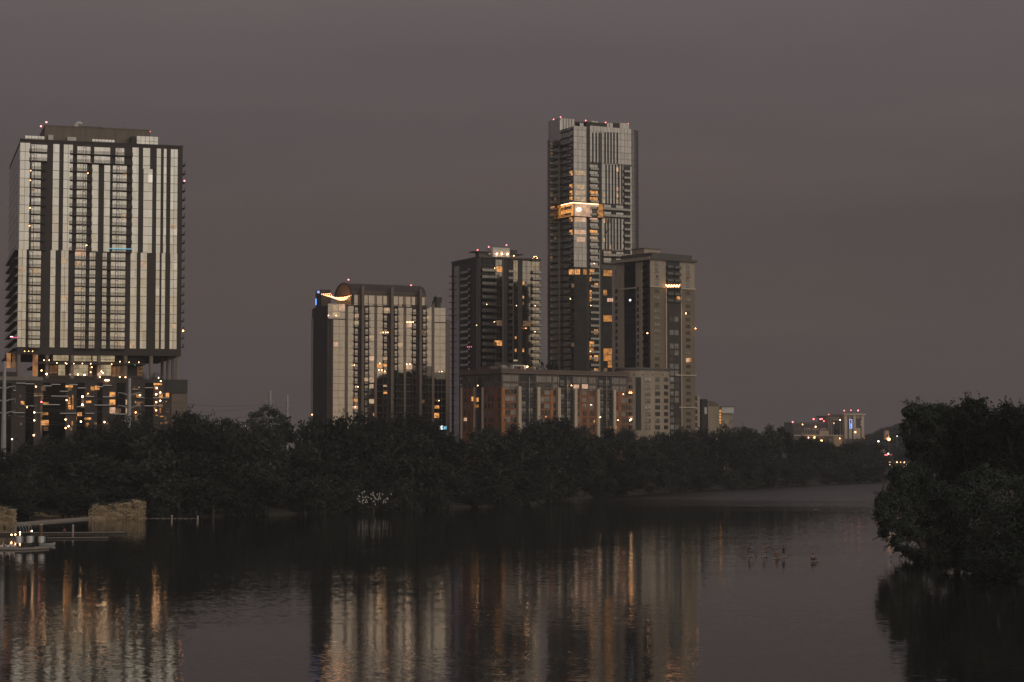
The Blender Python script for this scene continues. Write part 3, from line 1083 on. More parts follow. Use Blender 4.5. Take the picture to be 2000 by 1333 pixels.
# lit rooms
for a, b_, c, d_, mt in [(248, 282, 562, 594, 'glow room'), (530, 566, 672, 705, 'glow room'), (592, 632, 728, 762, 'amber room'), (640, 668, 730, 752, 'amber room'), (600, 632, 778, 806, 'warm room'),
                         (640, 662, 778, 806, 'amber room'), (640, 670, 945, 968, 'amber room'), (640, 668, 895, 912, 'warm room'), (818, 868, 730, 772, 'glow room'), (822, 864, 398, 440, 'glow room'),
                         (530, 566, 838, 880, 'warm room'), (530, 562, 892, 925, 'warm room'), (985, 1018, 350, 385, 'warm room'), (1045, 1080, 1060, 1085, 'amber room'), (1042, 1080, 1120, 1158, 'amber room'),
                         (410, 438, 1000, 1030, 'amber room'), (408, 440, 1056, 1088, 'glow room'), (414, 446, 392, 426, 'cool room'), (240, 280, 268, 315, 'warm room'), (290, 336, 262, 310, 'glow room'),
                         (240, 300, 325, 360, 'warm room'), (640, 670, 672, 700, 'warm room'), (530, 566, 510, 545, 'warm room'), (416, 446, 330, 368, 'glow room'), (492, 520, 835, 870, 'warm room'),
                         (756, 790, 565, 600, 'warm room'), (930, 965, 1015, 1045, 'dim room'), (935, 965, 465, 500, 'dim room'), (645, 690, 290, 330, 'warm room'), (560, 566, 1120, 1140, 'amber room'), (528, 566, 1010, 1045, 'warm room')]:
    if mt == 'cool room':
        mt = 'lounge room'
    x0, za = B.front(*T4(a, d_))
    x1, zb_ = B.front(*T4(b_, c))
    B.litwin(x0, x1, za, zb_, mt)
for x, y in [(640, 484), (660, 484), (676, 484), (828, 402), (845, 402), (858, 402), (876, 402), (825, 735), (850, 735), (440, 912), (1102, 792), (605, 780), (628, 780), (652, 790), (420, 1070), (412, 742), (1080, 1022), (612, 728), (207, 350), (268, 350)]:
    xx, z = B.front(*T4(x, y), -1.4)
    B.lampball(xx, -1.5, z, .26, 'white lamp' if y != 484 else 'festoon bulb')
B.add('shop_sign', MB().box(cx(1090), cx(1104), -1.2, -1.0, cz(1100, 1250), cz(1100, 1222), 'cool lamp').box(cx(1112), cx(1132), -1.2, -1.0, cz(1120, 1250), cz(1120, 1225), 'cyan neon'))
x0, x1, z0_, z1_ = B.fr(*[590 + v / 4.04 for v in (1058, 1104)], *[530 + v / 4.04 for v in (203, 246)], 3)
B.add('roof_tank', MB().box(x0, x1, 3, 6, z0_, z1_, 'charcoal').box(x0 + .4, x1 - .4, 3.4, 5.6, zt, z0_, 'black metal'), [('tank_lid', MB().box(x0 + .3, x1 - .6, 3.3, 5.7, z1_ + .003, z1_ + .5, 'steel grey'))])
x, z = B.front(*T4(1035, 235), 2)
B.add('vent_pipe', MB().tube([(x, 2, zt), (x, 2, z)], .5, 'charcoal', 8))
B.beacon(*T4(366, 68), c=9, mast=3, r=.4)
B.beacon(*T4(860, 113), c=9, mast=2, r=.4)
B.finish()

# ================================================================== DARK TOWER
B = Building('apartment_tower', 'dark charcoal apartment tower with pale balcony rails and a floodlit white rooftop room', 'apartment tower', 936.5, 503.5, 950, 25.6)
T5 = lambda x, y: (870 + x / 4.935, 470 + y / 4.935)
cx = lambda x: B.front(*T5(x, 650))[0]
cz = lambda x, y: B.front(*T5(x, y))[1]
cy = lambda x: B.side(*T5(x, 650))[0]
WL = cx(905)
DEP = cy(60)
zt = B.top
B.add('wall', MB().box(0, WL, 0, DEP, 0, zt, 'dark brown'))
B.add('cornice', MB().box(-.4, WL + .6, -.8, DEP, zt + .002, zt + .7, 'slate cornice').box(-.3, 12, -.9, -.805, zt + .1, zt + .5, 'pier grey'))
fh = cz(600, 307) - cz(600, 371)
zf0 = cz(600, 245)
F_ = [zf0 - fh * i for i in range(26)]
F_ = [z for z in F_ if z > 1]
for a, b_, mt in [(482, 545, 'smoke glass'), (600, 645, 'dark and reflection glass'), (650, 695, 'tan glass'), (742, 826, 'smoke glass'), (830, 903, 'tan glass'), (340, 478, 'dark and reflection glass')]:
    x0, x1 = cx(a), cx(b_)
    n = max(2, int((x1 - x0) / 1.6))
    B.glass(x0, x1, 0.2, zt - .6, mt, F_, [x0 + (x1 - x0) * k / n for k in range(1, n)], line='black metal')
B.add('pier', MB().box(cx(336) - 1.3, cx(336), -.5, .2, 0, zt, 'dark brown'))
B.add('pier', MB().box(cx(546), cx(556), -.5, .2, 0, zt, 'pier grey'))
B.add('pier', MB().box(cx(646), cx(652), -.5, .2, 0, zt, 'pier brown'))
for z in F_[1:]:
    B.balcony(cx(340), cx(480), z, 1.9, rail='glass', slab='black metal', h=1.25)
    B.balcony(cx(602), cx(644), z, .9, rail='glass', slab='black metal')
    B.balcony(cx(828), cx(908), z, 1.6, rail='glass', slab='black metal', h=1.25)
for z in F_[1:]:
    ya_, yb_ = cy(245), cy(168)
    B.add('flank_balcony', MB().box(-1.5, .0, ya_, yb_, z - .3, z, 'black metal'), [('railing', MB().box(-1.48, -1.4, ya_, yb_, z + .1, z + 1.15, 'lightened flank glass').box(-1.39, -.1, ya_, ya_ + .06, z + .1, z + 1.15, 'rail glass').box(-.06, -.02, ya_ + 1, ya_ + 3.4, z + .1, z + 2.3, 'lightened flank glass'))])
    ya_ = DEP
    B.add('flank_balcony', MB().box(-1.6, 0, ya_ - 3.2, ya_ + .4, z - .22, z, 'black metal'))
B.add('flank_glass', MB().box(-.1, .1, cy(135), DEP - 3.3, 0, zt - 2, 'lightened flank glass'))
B.add('flank_glass', MB().box(-.1, .1, cy(330), cy(300), 0, zt - .5, 'lightened flank grey'))
for a, b_, c, d_, mt in [(484, 546, 254, 303, 'amber room'), (484, 544, 772, 822, 'dim room'), (470, 544, 965, 1014, 'amber room'), (745, 826, 778, 826, 'dim room'), (742, 758, 400, 432, 'amber room'), (742, 756, 535, 560, 'amber room'),
                         (668, 684, 925, 948, 'amber room'), (668, 684, 1045, 1075, 'amber room'), (742, 757, 1040, 1075, 'amber room'), (742, 755, 590, 620, 'dim room'), (745, 790, 840, 858, 'dim room'), (652, 694, 1150, 1165, 'lounge room')]:
    x0, za = B.front(*T5(a, d_))
    x1, zb_ = B.front(*T5(b_, c))
    B.litwin(x0, x1, za, zb_, mt)
for x, y, mt in [(399, 617, 'white lamp'), (300, 818, 'white lamp'), (474, 268, 'white lamp'), (685, 628, 'white lamp'), (866, 630, 'white lamp'), (864, 880, 'white lamp'), (215, 1026, 'red lamp'), (232, 1026, 'red lamp'), (250, 1026, 'red lamp'), (775, 847, 'orange lamp'), (472, 785, 'white lamp')]:
    xx, z = B.front(*T5(x, y), -2)
    B.lampball(xx, -2.0, z, .22, mt)
x0, x1, z0_, z1_ = B.fr(870 + 455 / 4.935, 870 + 620 / 4.935, 470 + 70 / 4.935, 470 + 165 / 4.935, 3)
B.add('roof_room', MB().box(x0, x1, 3, 10, zt, z1_, 'white panel'))
for x in (497, 546, 600):
    xx, z = B.front(*T5(x, 131), 2.6)
    B.lampball(xx, 2.6, z, .5, 'white lamp')
x0, x1, z0_, z1_ = B.fr(870 + 275 / 4.935, 870 + 452 / 4.935, 470 + 105 / 4.935, 470 + 120 / 4.935, 5)
B.add('roof_canopy', MB().box(x0, x1, 5, 11, z0_ + .3, z1_, 'black metal').box(x0 + 3, x1, 6, 10, zt, z0_ + .29, 'pier grey'))
x, z = B.front(*T5(425, 130), 4.5)
B.lampball(x, 4.5, z, .45, 'warm room')
x0, x1, z0_, z1_ = B.fr(870 + 622 / 4.935, 870 + 752 / 4.935, 470 + 128 / 4.935, 470 + 138 / 4.935, 4)
B.add('roof_canopy', MB().box(x0, x1, 4, 9, z0_, z1_, 'black metal').box(x0, x1 - 3, 5, 8.5, zt, z0_ - .01, 'pier brown').box(x0, x0 + 4.5, 5, 8, z1_ + .01, z1_ + 1.8, 'black metal'))
x, z = B.front(*T5(660, 148), 3.8)
B.lampball(x, 3.8, z, .3, 'white lamp')
for x, y in [(840, 175), (855, 158), (875, 155), (885, 172), (868, 178)]:
    xx, z = B.front(*T5(x, y), 0)
    B.lampball(xx, 0, z, .3, 'orange lamp' if x % 2 else 'white lamp')
x0, x1, z0_, z1_ = B.fr(870 + 828 / 4.935, 870 + 912 / 4.935, 470 + 178 / 4.935, 470 + 200 / 4.935, -1)
B.add('corner_deck', MB().box(x0, x1, -1.6, 4, z0_, z1_, 'black metal'))
for p in [(310, 92), (417, 63), (588, 45)]:
    B.beacon(*T5(*p), c=5, r=.38, mast=2)
B.finish()

# ================================================================== TALL GLASS TOWER
B = Building('glass_skyscraper', 'tallest slender silver skyscraper with a glowing amber box round its corner', 'skyscraper', 1120.5, 247, 960, 28)
T6 = lambda x, y: (1060 + x / 4.167, 220 + y / 4.167)
T7 = lambda x, y: (1060 + x / 3.703, 500 + y / 3.703)
cx = lambda x: B.front(*T6(x, 650))[0]
cz = lambda x, y: B.front(*T6(x, y))[1]
cy = lambda x: B.side(*T6(x, 650))[0]
WL = cx(780)
zt = B.top
DEP = cy(148)
fh = 3.19
F_ = [cz(415, 470) + fh * 8 - fh * i for i in range(60)]
F_ = [z for z in F_ if 1 < z < zt - 1]
zdk = B.front(1190, 526)[1]  # below this height the neighbour's reflection is painted into the glass
B.add('wall', MB().box(0, WL - 3, 0, DEP, 0, zt, 'pier grey').box(6, WL - 3, DEP, 22, 0, zt - .5, 'pier grey').box(WL - 3.01, WL - .6, 2, 22, 0, zt - 1, 'pier grey'))


def gl(a, b_, y0, y1, mat='silver glass', n=None, c=0.0):
    x0, x1 = cx(a), cx(b_)
    n = n or max(1, int((x1 - x0) / 1.9))
    zz0 = cz((a + b_) / 2, y1)
    B.glass(x0, x1, zz0, cz((a + b_) / 2, y0), mat, F_, [x0 + (x1 - x0) * k / n for k in range(1, n)], c, line='slate cornice')


def refl_gl(a, b_, zz1=None):
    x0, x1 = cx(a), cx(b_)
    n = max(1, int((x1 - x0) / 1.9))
    B.glass(x0, x1, .2, zz1 or zdk, 'dark and reflection glass', F_, [x0 + (x1 - x0) * k / n for k in range(1, n)], line='dark panel')  # darker tint stands in for the beige tower's reflection


gl(252, 355, 112, 1258)
gl(385, 720, 122, 415)
gl(480, 655, 420, 745)
gl(480, 655, 862, 1120)
gl(712, 722, 440, 1300)
# rounded glass corner
g = MB()
pts = [(B.front(*T6(x_, 650), c_)[0], c_) for x_, c_ in ((722, -.14), (745, 0), (762, .8), (774, 2.2), (780, 4.5), (782, 9))]
zb0, zb1 = cz(740, 1330), cz(740, 140)
for (xa, ya), (xb, yb) in zip(pts, pts[1:]):
    g.add([(xa, ya, .2), (xb, yb, .2), (xb, yb, zb1), (xa, ya, zb1)], [(0, 1, 2, 3)], 'silver glass')
    g.add([(xa, ya, zb1), (xb, yb, zb1), (xa - 6, yb + .01, zb1)], [(0, 1, 2)], 'charcoal')
    for z in F_:
        g.add([(xa, ya - .05, z - .08), (xb + .05, yb - .05, z - .08), (xb + .05, yb - .05, z + .08), (xa, ya - .05, z + .08)], [(0, 1, 2, 3)], 'slate cornice')
B.add('curved_glass', g)
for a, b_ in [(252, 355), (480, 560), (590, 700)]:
    refl_gl(a, b_)
for xs, y0, y1 in [((408, 435, 460, 475, 508, 532, 556, 580, 607), 165, 418), ((515, 540, 567, 592, 617, 643), 425, 745), ((508, 530, 556, 580, 607, 632), 862, 1118)]:
    for x in xs:
        B.add('fin', MB().box(cx(x) - .28, cx(x) + .28, -.45, -.14, cz(x, y1), cz(x, y0), 'charcoal'))
B.add('recess', MB().box(cx(356), cx(382), -.05, .1, 0, zt - .3, 'charcoal'))
B.add('recess', MB().box(cx(448), cx(479), -.05, .1, 0, cz(460, 418), 'charcoal'))
B.add('recess', MB().box(cx(657), cx(711), -.05, .1, 0, cz(680, 440), 'charcoal'))
B.add('pier', MB().box(cx(452), cx(462), -.5, .2, 0, cz(460, 1120), 'steel grey'))
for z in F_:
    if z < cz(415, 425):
        g = MB().box(cx(384), cx(446), -.1, .2, z + .1, z + 2.6, 'silver glass' if z > zdk else 'dark and reflection glass')  # balcony panes follow the same painted reflection
        g.box(cx(420), cx(421) + .1, -.13, -.1, z + .1, z + 2.2, 'black metal')
        B.add('balcony_glazing', g)
        B.balcony(cx(382), cx(449), z, 1.0, rail='glass', slab='charcoal', thick=.35)
        if z < cz(680, 440):
            B.balcony(cx(658), cx(704), z, 1.0, rail='glass', slab='charcoal', thick=.3)
# paired balcony floors in the middle and lower down
for y0, y1 in [(748, 800), (806, 855), (1128, 1175), (1182, 1232)]:
    z0_, z1_ = cz(560, y1), cz(560, y0)
    B.add('recess', MB().box(cx(484), cx(657), -.3, .1, z0_, z1_, 'charcoal'))
    for a, b_ in ((492, 552), (594, 652)):
        B.add('balcony_glazing', MB().box(cx(a), cx(b_), -.4, -.1, z0_ + .5, z1_ - .4, 'silver glass'))
    B.balcony(cx(484), cx(657), z0_ + .2, 1.2, rail='glass', slab='charcoal')
# flank facing left: dark glass and balconies
B.add('flank_glass', MB().box(-.12, .1, .3, DEP, 0, zt - .2, 'lightened flank glass'))
for z in F_:
    B.add('flank_balcony', MB().box(-.7, 0, 1.5, DEP, z - .3, z, 'charcoal'), [('railing', MB().box(-.68, -.62, 1.5, DEP, z + .1, z + 1.1, 'lightened flank glass'))])
# rear wing further left
yw0, yw1 = DEP, DEP + 9
xw = B.front(*T6(127, 650), DEP)[0]
xw0 = B.front(*T6(54, 650), DEP)[0]
ztw = B.front(*T6(90, 222), DEP)[1]
B.add('wing', MB().box(xw0 + .6, 5.9, yw0 + .2, yw0 + 3, 0, ztw, 'lightened flank grey'))
B.add('wing_pier', MB().box(B.front(*T6(127, 650), DEP)[0], B.front(*T6(142, 650), DEP)[0], yw0 - .1, yw0 + .4, 0, B.front(*T6(135, 205), DEP)[1], 'tan concrete'))
B.add('wing_glass', MB().box(xw0 + .8, xw - .3, yw0 + .1, yw0 + .3, 0, ztw - 1, 'smoke glass'))
for z in F_:
    if z < ztw - 2:
        B.add('wing_balcony', MB().box(xw0, xw - .4, yw0 - 1.2, yw0 + .19, z - .28, z, 'charcoal'), [('railing', MB().box(xw0, xw - .4, yw0 - 1.18, yw0 - 1.1, z + .1, z + 1.05, 'rail glass'))])
# crown of the tower
x0, x1, z0_, z1_ = B.fr(*[1060 + v / 4.167 for v in (145, 258)], *[220 + v / 4.167 for v in (50, 110)], 8)
zcr = z1_
g = MB().box(x0, x1, 8, 20, zt - 8, zcr, 'silver glass')
for k in range(1, 5):
    xx = x0 + (x1 - x0) * k / 5
    g.box(xx - .12, xx + .12, 7.9, 8, zt - 2, zcr, 'dark brown')
B.add('crown_screen', g)
xr0 = B.front(*T6(262, 90), 10)[0]
xr1 = B.front(*T6(705, 120), 6)[0]
zc2 = B.front(*T6(620, 92), 6)[1]
B.add('crown_screen', MB().box(xr0, xr1, 10, 20, zt - 2, zc2, 'dark brown'))
for a, b_, mt in [(300, 355, 'silver glass'), (520, 540, 'silver glass'), (545, 568, 'silver glass'), (626, 700, 'silver glass'), (568, 625, 'dark brown')]:
    xx0, xx1, q0, q1 = B.fr(*[1060 + v / 4.167 for v in (a, b_)], *[220 + v / 4.167 for v in (88, 140)], 6)
    B.add('crown_panel', MB().box(xx0, xx1, 5.8, 9.8, zt, q1, mt))
xx0, xx1, q0, q1 = B.fr(*[1060 + v / 4.167 for v in (350, 518)], *[220 + v / 4.167 for v in (84, 130)], 5)
B.add('crown_panel', MB().box(xx0, xx1, 4.5, 9, zt, q1, 'dark brown'))
xx0, xx1, q0, q1 = B.fr(*[1060 + v / 4.167 for v in (398, 452)], *[220 + v / 4.167 for v in (70, 83)], 6)
B.add('crown_vent', MB().box(xx0, xx1, 6, 8, q0, q1, 'white panel'))
xl = B.front(*T6(145, 90), 8)[0]
B.add('crown_side', MB().box(xl - .2, xl, 8.1, 19, ztw - 1, zcr - .3, 'lightened flank glass'))
for p in [(88, 57), (145, 38), (350, 66), (512, 82), (697, 92)]:
    B.beacon(*T6(*p), c=8, r=.36, mast=1.5)
# amber box round the corner
zb0, zb1 = cz(300, 848), cz(300, 738)
xb1 = cx(482)
yb1 = cy(144)
bx = MB()
bx.box(-1.9, xb1, -1.9, .0, zb0 - .35, zb0, 'dark brown').box(-1.9, xb1, -1.9, 0, zb1, zb1 + .35, 'dark brown')
bx.box(-1.9, -.15, 0.002, yb1, zb0 - .35, zb0, 'dark brown').box(-1.9, -.15, .002, yb1, zb1, zb1 + .35, 'dark brown')
bx.box(xb1 - .3, xb1, -1.9, 0, zb0 + .002, zb1 - .002, 'pier brown')
room = MB().box(cx(258), xb1 - .35, -.5, -.2, zb0 + .01, zb1 - .01, 'glow room').box(-.5, -.2, .1, yb1, zb0 + .01, zb1 - .01, 'amber room')
room.box(cx(440), xb1 - .4, -1.7, -1.5, zb0 + .01, zb1 - .01, 'deep amber room').box(-1.75, -1.6, yb1 - 3.4, yb1 - .3, zb0 + .01, zb1 - .01, 'deep amber room')
room.box(cx(395), cx(440), -.7, -.52, zb0 + .01, zb1 - 1.6, 'pier brown')
tubes = MB().box(-1.6, cx(452), -1.6, -1.4, zb1 - .35, zb1 - .1, 'festoon bulb').box(-1.6, -1.4, -1.3, yb1 - 2.5, zb1 - .35, zb1 - .1, 'festoon bulb')
bowl = MB().ball((cx(285), -1.1, (zb0 + zb1) / 2), 1.0, 'white lamp', 10, 6)
B.add('amber_box', bx, [('lit_room', room), ('light_strip', tubes), ('globe_lamp', bowl)])
# lit rooms
for a, b_, c, d_, mt in [(262, 345, 480, 510, 'warm room'), (262, 340, 590, 622, 'warm room'), (262, 340, 640, 672, 'warm room'), (262, 345, 692, 722, 'warm room'), (258, 350, 855, 888, 'glow room'), (258, 350, 960, 990, 'glow room'),
                         (275, 342, 1018, 1050, 'glow room'), (384, 444, 640, 682, 'amber room'), (384, 444, 694, 732, 'amber room'), (384, 444, 855, 895, 'glow room'), (384, 440, 960, 1000, 'amber room'), (384, 442, 1015, 1050, 'warm room'),
                         (595, 612, 445, 482, 'glow room'), (595, 612, 610, 640, 'glow room'), (595, 612, 662, 692, 'glow room'), (595, 612, 712, 740, 'warm room'), (490, 505, 652, 685, 'warm room'), (490, 505, 705, 736, 'warm room'),
                         (490, 505, 866, 900, 'glow room'), (510, 550, 862, 895, 'dim room'), (490, 502, 1025, 1056, 'warm room'), (542, 554, 1080, 1112, 'warm room'), (494, 556, 1132, 1170, 'amber room'), (516, 528, 962, 990, 'dim room')]:
    x0, za = B.front(*T6(a, d_))
    x1, zb_ = B.front(*T6(b_, c))
    B.litwin(x0, x1, za, zb_, mt, pr=.3)
for c, d_ in [(480, 512), (588, 615), (640, 675), (690, 712), (855, 890), (960, 995)]:
    ya_, za = B.side(*T6(242, d_))
    yb_, zb_ = B.side(*T6(222, c))
    B.add('lit_window', MB().box(-.35, -.12, max(.35, ya_), yb_, za, zb_, 'amber room'))
for a, b_, c, d_, mt in [(190, 222, 100, 135, 'amber room'), (230, 266, 98, 135, 'amber room'), (290, 315, 98, 135, 'deep amber room'), (340, 369, 98, 138, 'amber room'), (437, 497, 105, 145, 'deep amber room'), (340, 350, 155, 186, 'amber room'),
                         (372, 396, 200, 235, 'amber room'), (208, 223, 202, 228, 'dim room'), (340, 351, 250, 286, 'amber room'), (437, 461, 248, 286, 'deep amber room'), (340, 352, 298, 330, 'amber room'), (465, 505, 308, 332, 'glow room'),
                         (437, 466, 432, 475, 'deep amber room'), (468, 497, 432, 475, 'deep amber room'), (370, 396, 532, 568, 'amber room'), (338, 368, 620, 662, 'amber room'), (338, 366, 670, 708, 'deep amber room'), (438, 466, 670, 714, 'deep amber room'),
                         (469, 497, 670, 714, 'deep amber room'), (438, 466, 719, 760, 'deep amber room'), (469, 497, 719, 760, 'deep amber room'), (470, 497, 765, 808, 'deep amber room'), (340, 350, 722, 754, 'amber room'), (370, 397, 720, 760, 'amber room'),
                         (370, 397, 815, 843, 'amber room'), (208, 223, 630, 656, 'dim room'), (350, 390, 310, 330, 'dim room'), (437, 462, 812, 838, 'dim room')]:
    x0, za = B.front(*T7(a, d_))
    x1, zb_ = B.front(*T7(b_, c))
    g = MB().box(x0, x1, -.5, .2, za, zb_, mt)
    if x1 - x0 > 2.4:
        for k in (1, 2):
            xm = x0 + (x1 - x0) * k / 3
            g.box(xm - .07, xm + .07, -.56, -.5, za, zb_, 'black metal')
    B.add('lit_window', g)
for x, y in [(371, 57), (199, 312), (346, 360), (343, 692)]:
    xx, z = B.front(*T7(x, y), -1)
    B.lampball(xx, -1.2, z, .25, 'white lamp')
for x, y in [(75, 270), (75, 328), (75, 655), (105, 700), (105, 855), (105, 1020), (75, 1178)]:
    xx, z = B.front(*T6(x, y), DEP - .5)
    B.litwin(xx - .5, xx + .3, z - .9, z + .7, 'dim room', DEP, .6)
B.finish()

# ================================================================== BEIGE TOWER WITH ROUND ANNEXE
B = Building('apartment_tower', 'beige stucco tower with overhanging dark cornice and a rounded lower annexe at its foot', 'apartment tower', 1270, 501, 880, 38)
cx = lambda x: B.front(*T7(x, 500))[0]
cz = lambda x, y: B.front(*T7(x, y))[1]
cy = lambda x: B.side(*T7(x, 500))[0]
WL = cx(1100)
DEP = cy(533)
zt = B.top
zband = cz(850, 226)
B.add('wall', MB().box(0, WL, 0, DEP, 0, zband, 'olive stucco').box(0, WL, 0, DEP, zband, zt, 'beige stucco'))
B.add('cornice', MB().box(-1.2, WL + .8, -1.1, DEP + 2, zt - 1.4, zt - .3, 'slate cornice').box(.2, WL - 2.2, -.8, DEP - 3, zt - .29, zt + 1.7, 'slate cornice'),
      [('fascia', MB().box(-1.5, -1.205, -1.1, DEP + 2, zt - 1.6, zt - .2, 'beige stucco'))])
z_, = [0]
x0, x1, z0_, z1_ = B.fr(1258, 1290, 492, 499, 8)
B.add('roof_room', MB().box(x0, x1, 8, 16, zt, z1_ + 1, 'beige stucco').box(x0 - .3, x1 + .6, 7.7, 16.3, z1_ + 1.01, z1_ + 1.5, 'pier grey'))
fh = 2.93
zr0 = cz(826, 60)
ZW = [zr0 - fh * i * 1.03 for i in range(34)]
for x0z, x1z in ((810, 844), (1035, 1068)):
    for i, z in enumerate(ZW):
        if z < 3: continue
        if z > zband - 1:
            B.window(cx(x0z), cx(x1z), z - .7, z + 1.5, 'pale blind', n=3)
        else:
            B.window(cx(x0z), cx(x1z), z - .5, z + .9, 'pale blind' if (i in (5, 7, 8, 9, 10, 11, 12) and x0z < 900) or i in (5, 13) else 'window glass', n=3)
# balcony bay above, dark glazed bay below
B.add('recess', MB().box(cx(893), cx(992), -.04, .1, 0, zt - 1.5, 'charcoal'))
for i, z in enumerate(ZW):
    if cz(940, 330) < z < zt - 1:
        B.balcony(cx(893), cx(936), z - 1.4, 1.3, rail='glass', slab='charcoal')
        B.balcony(cx(944), cx(992), z - 1.4, 1.3, rail='glass', slab='charcoal')
B.add('bay_frame', MB().box(cx(893), cx(995), -.5, -.05, 0, cz(940, 316), 'dark panel'))
for i, z in enumerate(ZW):
    if 3 < z < cz(940, 330):
        for a, b_ in ((914, 940), (948, 975)):
            if rnd.random() < .8:
                B.window(cx(a), cx(b_), z - 1.1, z + 1.1, 'pale blind' if rnd.random() < .55 else 'window glass', c=-.5, n=2)
B.add('bay_trim', MB().box(cx(886), cx(892), -.6, .1, 0, zband, 'pale trim'))
B.add('bay_trim', MB().box(cx(995), cx(1000), -.6, .1, 0, zband, 'pale trim'))
B.add('band_course', MB().box(-.3, cx(890), -.45, .1, zband - .25, zband + .25, 'pale trim').box(cx(993), WL + .3, -.45, .1, zband - .25, zband + .25, 'pale trim'))
for y, a in ((865, 955), (1097, 980)):
    z = cz(1040, y)
    B.add('band_course', MB().box(cx(a), WL + .3, -.65, .1, z - .22, z + .22, 'pale trim'))
# left flank: glazed recesses between beige pilasters
ztf = B.side(*T7(560, 135))[1]
for a, b_, m_ in [(592, 672, 'charcoal'), (728, 774, 'charcoal')]:
    B.add('flank_recess', MB().box(-.06, .1, cy(b_), cy(a), 0, zt - 1.6, m_))
B.add('flank_glass', MB().box(-.3, -.07, cy(664), cy(600), zband + 3, zt - 3, 'dark and reflection glass'))
for a, b_, top in [(534, 592, 135), (690, 728, 105)]:
    B.add('flank_pilaster', MB().box(-1.2, 0, cy(b_), cy(a), 0, B.side(*T7((a + b_) / 2, top))[1], 'beige stucco'))
for i in range(5, 34):
    z = zt - i * fh * 1.03
    if z < 3: continue
    for a, b_ in ((540, 556), (674, 686), (697, 710)):
        ya_, yb_ = cy(b_), cy(a)
        xo = -1.2 if a != 674 else 0
        B.add('flank_window', MB().box(xo - .06, xo + .1, ya_, yb_, z, z + 1.7, 'window glass').box(xo - .1, xo - .002, ya_ - .1, yb_ + .1, z - .2, z - .01, 'slate cornice'))
for i in range(1, 33):
    z = zt - 2 - i * fh * 1.03
    if z < 3: continue
    B.add('flank_balcony', MB().box(-1.0, -.07, cy(772), cy(734), z - .25, z, 'charcoal'), [('railing', MB().box(-1.0, -.93, cy(772), cy(734), z + .05, z + 1.1, 'dark and reflection glass'))])
    B.add('flank_balcony', MB().box(-.9, -.31, cy(664), cy(600), z - .25, z, 'charcoal'))
zb1 = B.side(*T7(630, 238))[1]
B.add('flank_band', MB().box(-1.5, -1.21, cy(690), cy(570), zb1 - .3, zb1 + .3, 'pale trim'))
# right edge balconies
for i in range(1, 32):
    z = zt - 2 - i * fh * 1.03
    if z < 6: continue
    B.add('edge_balcony', MB().box(WL, WL + .9, 1, 4, z - .2, z, 'charcoal').box(WL + .84, WL + .9, 1, 4, z + .9, z + 1.0, 'charcoal'))
# lower right wing
x1 = cx(1150)
zt2 = cz(1120, 1010)
B.add('wing', MB().box(WL + .01, x1, 1.5, 16, 0, zt2, 'beige stucco'))
for k in range(5):
    z = B.front(*T7(1118, 1028 + 48 * k), 1.5)[1]
    B.window(cx(1106) + .3, cx(1132), z - 1.1, z + .9, 'window glass', c=1.5, n=2)
# string lights and lit rooms
g = []
sw = MB()
pv = None
for k in range(16):
    x = 893 + k * 6.4
    xx, z = B.front(*T7(x, 212 + (k % 3) * 6), -1.6)
    g.append(('bulb', MB().ball((xx, -1.6, z), .27, 'festoon bulb', 6, 4)))
    if pv:
        sw.tube([pv, (xx, -1.6, z + .3)], .03, 'wire', 4)
    pv = (xx, -1.6, z + .3)
B.add('string_lights', sw, g)
for a, b_, c, d_, mt in [(970, 986, 294, 318, 'amber room'), (1036, 1050, 742, 770, 'glow room'), (1050, 1068, 742, 766, 'amber room'), (1044, 1062, 148, 168, 'dim room'), (822, 832, 143, 158, 'dim room')]:
    x0, za = B.front(*T7(a, d_))
    x1_, zb_ = B.front(*T7(b_, c))
    B.litwin(x0, x1_, za, zb_, mt, pr=.6)
for x, y, mt in [(1036, 417, 'white lamp'), (757, 560, 'white lamp'), (632, 321, 'cool lamp'), (549, 620, 'dim room'), (1105, 526, 'orange lamp')]:
    xx, z = B.front(*T7(x, y), -2)
    B.lampball(xx, -2, z, .38 if x != 632 else .7, mt)
# round annexe
tl, tr = B.front(*T7(612, 900), -14)[0], B.front(*T7(962, 900), -14)[0]
xc = (tl + tr) / 2
rad = (tr - tl) / 2 * .99
zan = B.front(*T7(790, 832), -14)[1]
N = 40
poly = [(xc + rad * math.cos(2 * math.pi * k / N), -8 + rad * .62 * math.sin(2 * math.pi * k / N)) for k in range(N)]
B.add('annexe', MB().prism(poly, 0, zan, 'tan concrete'), [('annexe_cornice', MB().prism([(xc + (x - xc) * 1.03, -8 + (y + 8) * 1.03) for x, y in poly], zan + .002, zan + .6, 'slate cornice')),
      ('annexe_parapet', MB().prism([(xc + (x - xc) * .97, -8 + (y + 8) * .97) for x, y in poly], zan + .62, zan + 1.2, 'pier grey'))])


def ann(px, py):
    e, d = B.loc(px, py)
    # intersect with the ellipse wall
    ex, ey = (e.x - xc) / rad, (e.y + 8) / (rad * .62)
    dx, dy = d.x / rad, d.y / (rad * .62)
    a, b_, c = dx * dx + dy * dy, 2 * (ex * dx + ey * dy), ex * ex + ey * ey - 1
    q = b_ * b_ - 4 * a * c
    k = (-b_ - math.sqrt(max(q, 0))) / (2 * a)
    return e + d * k


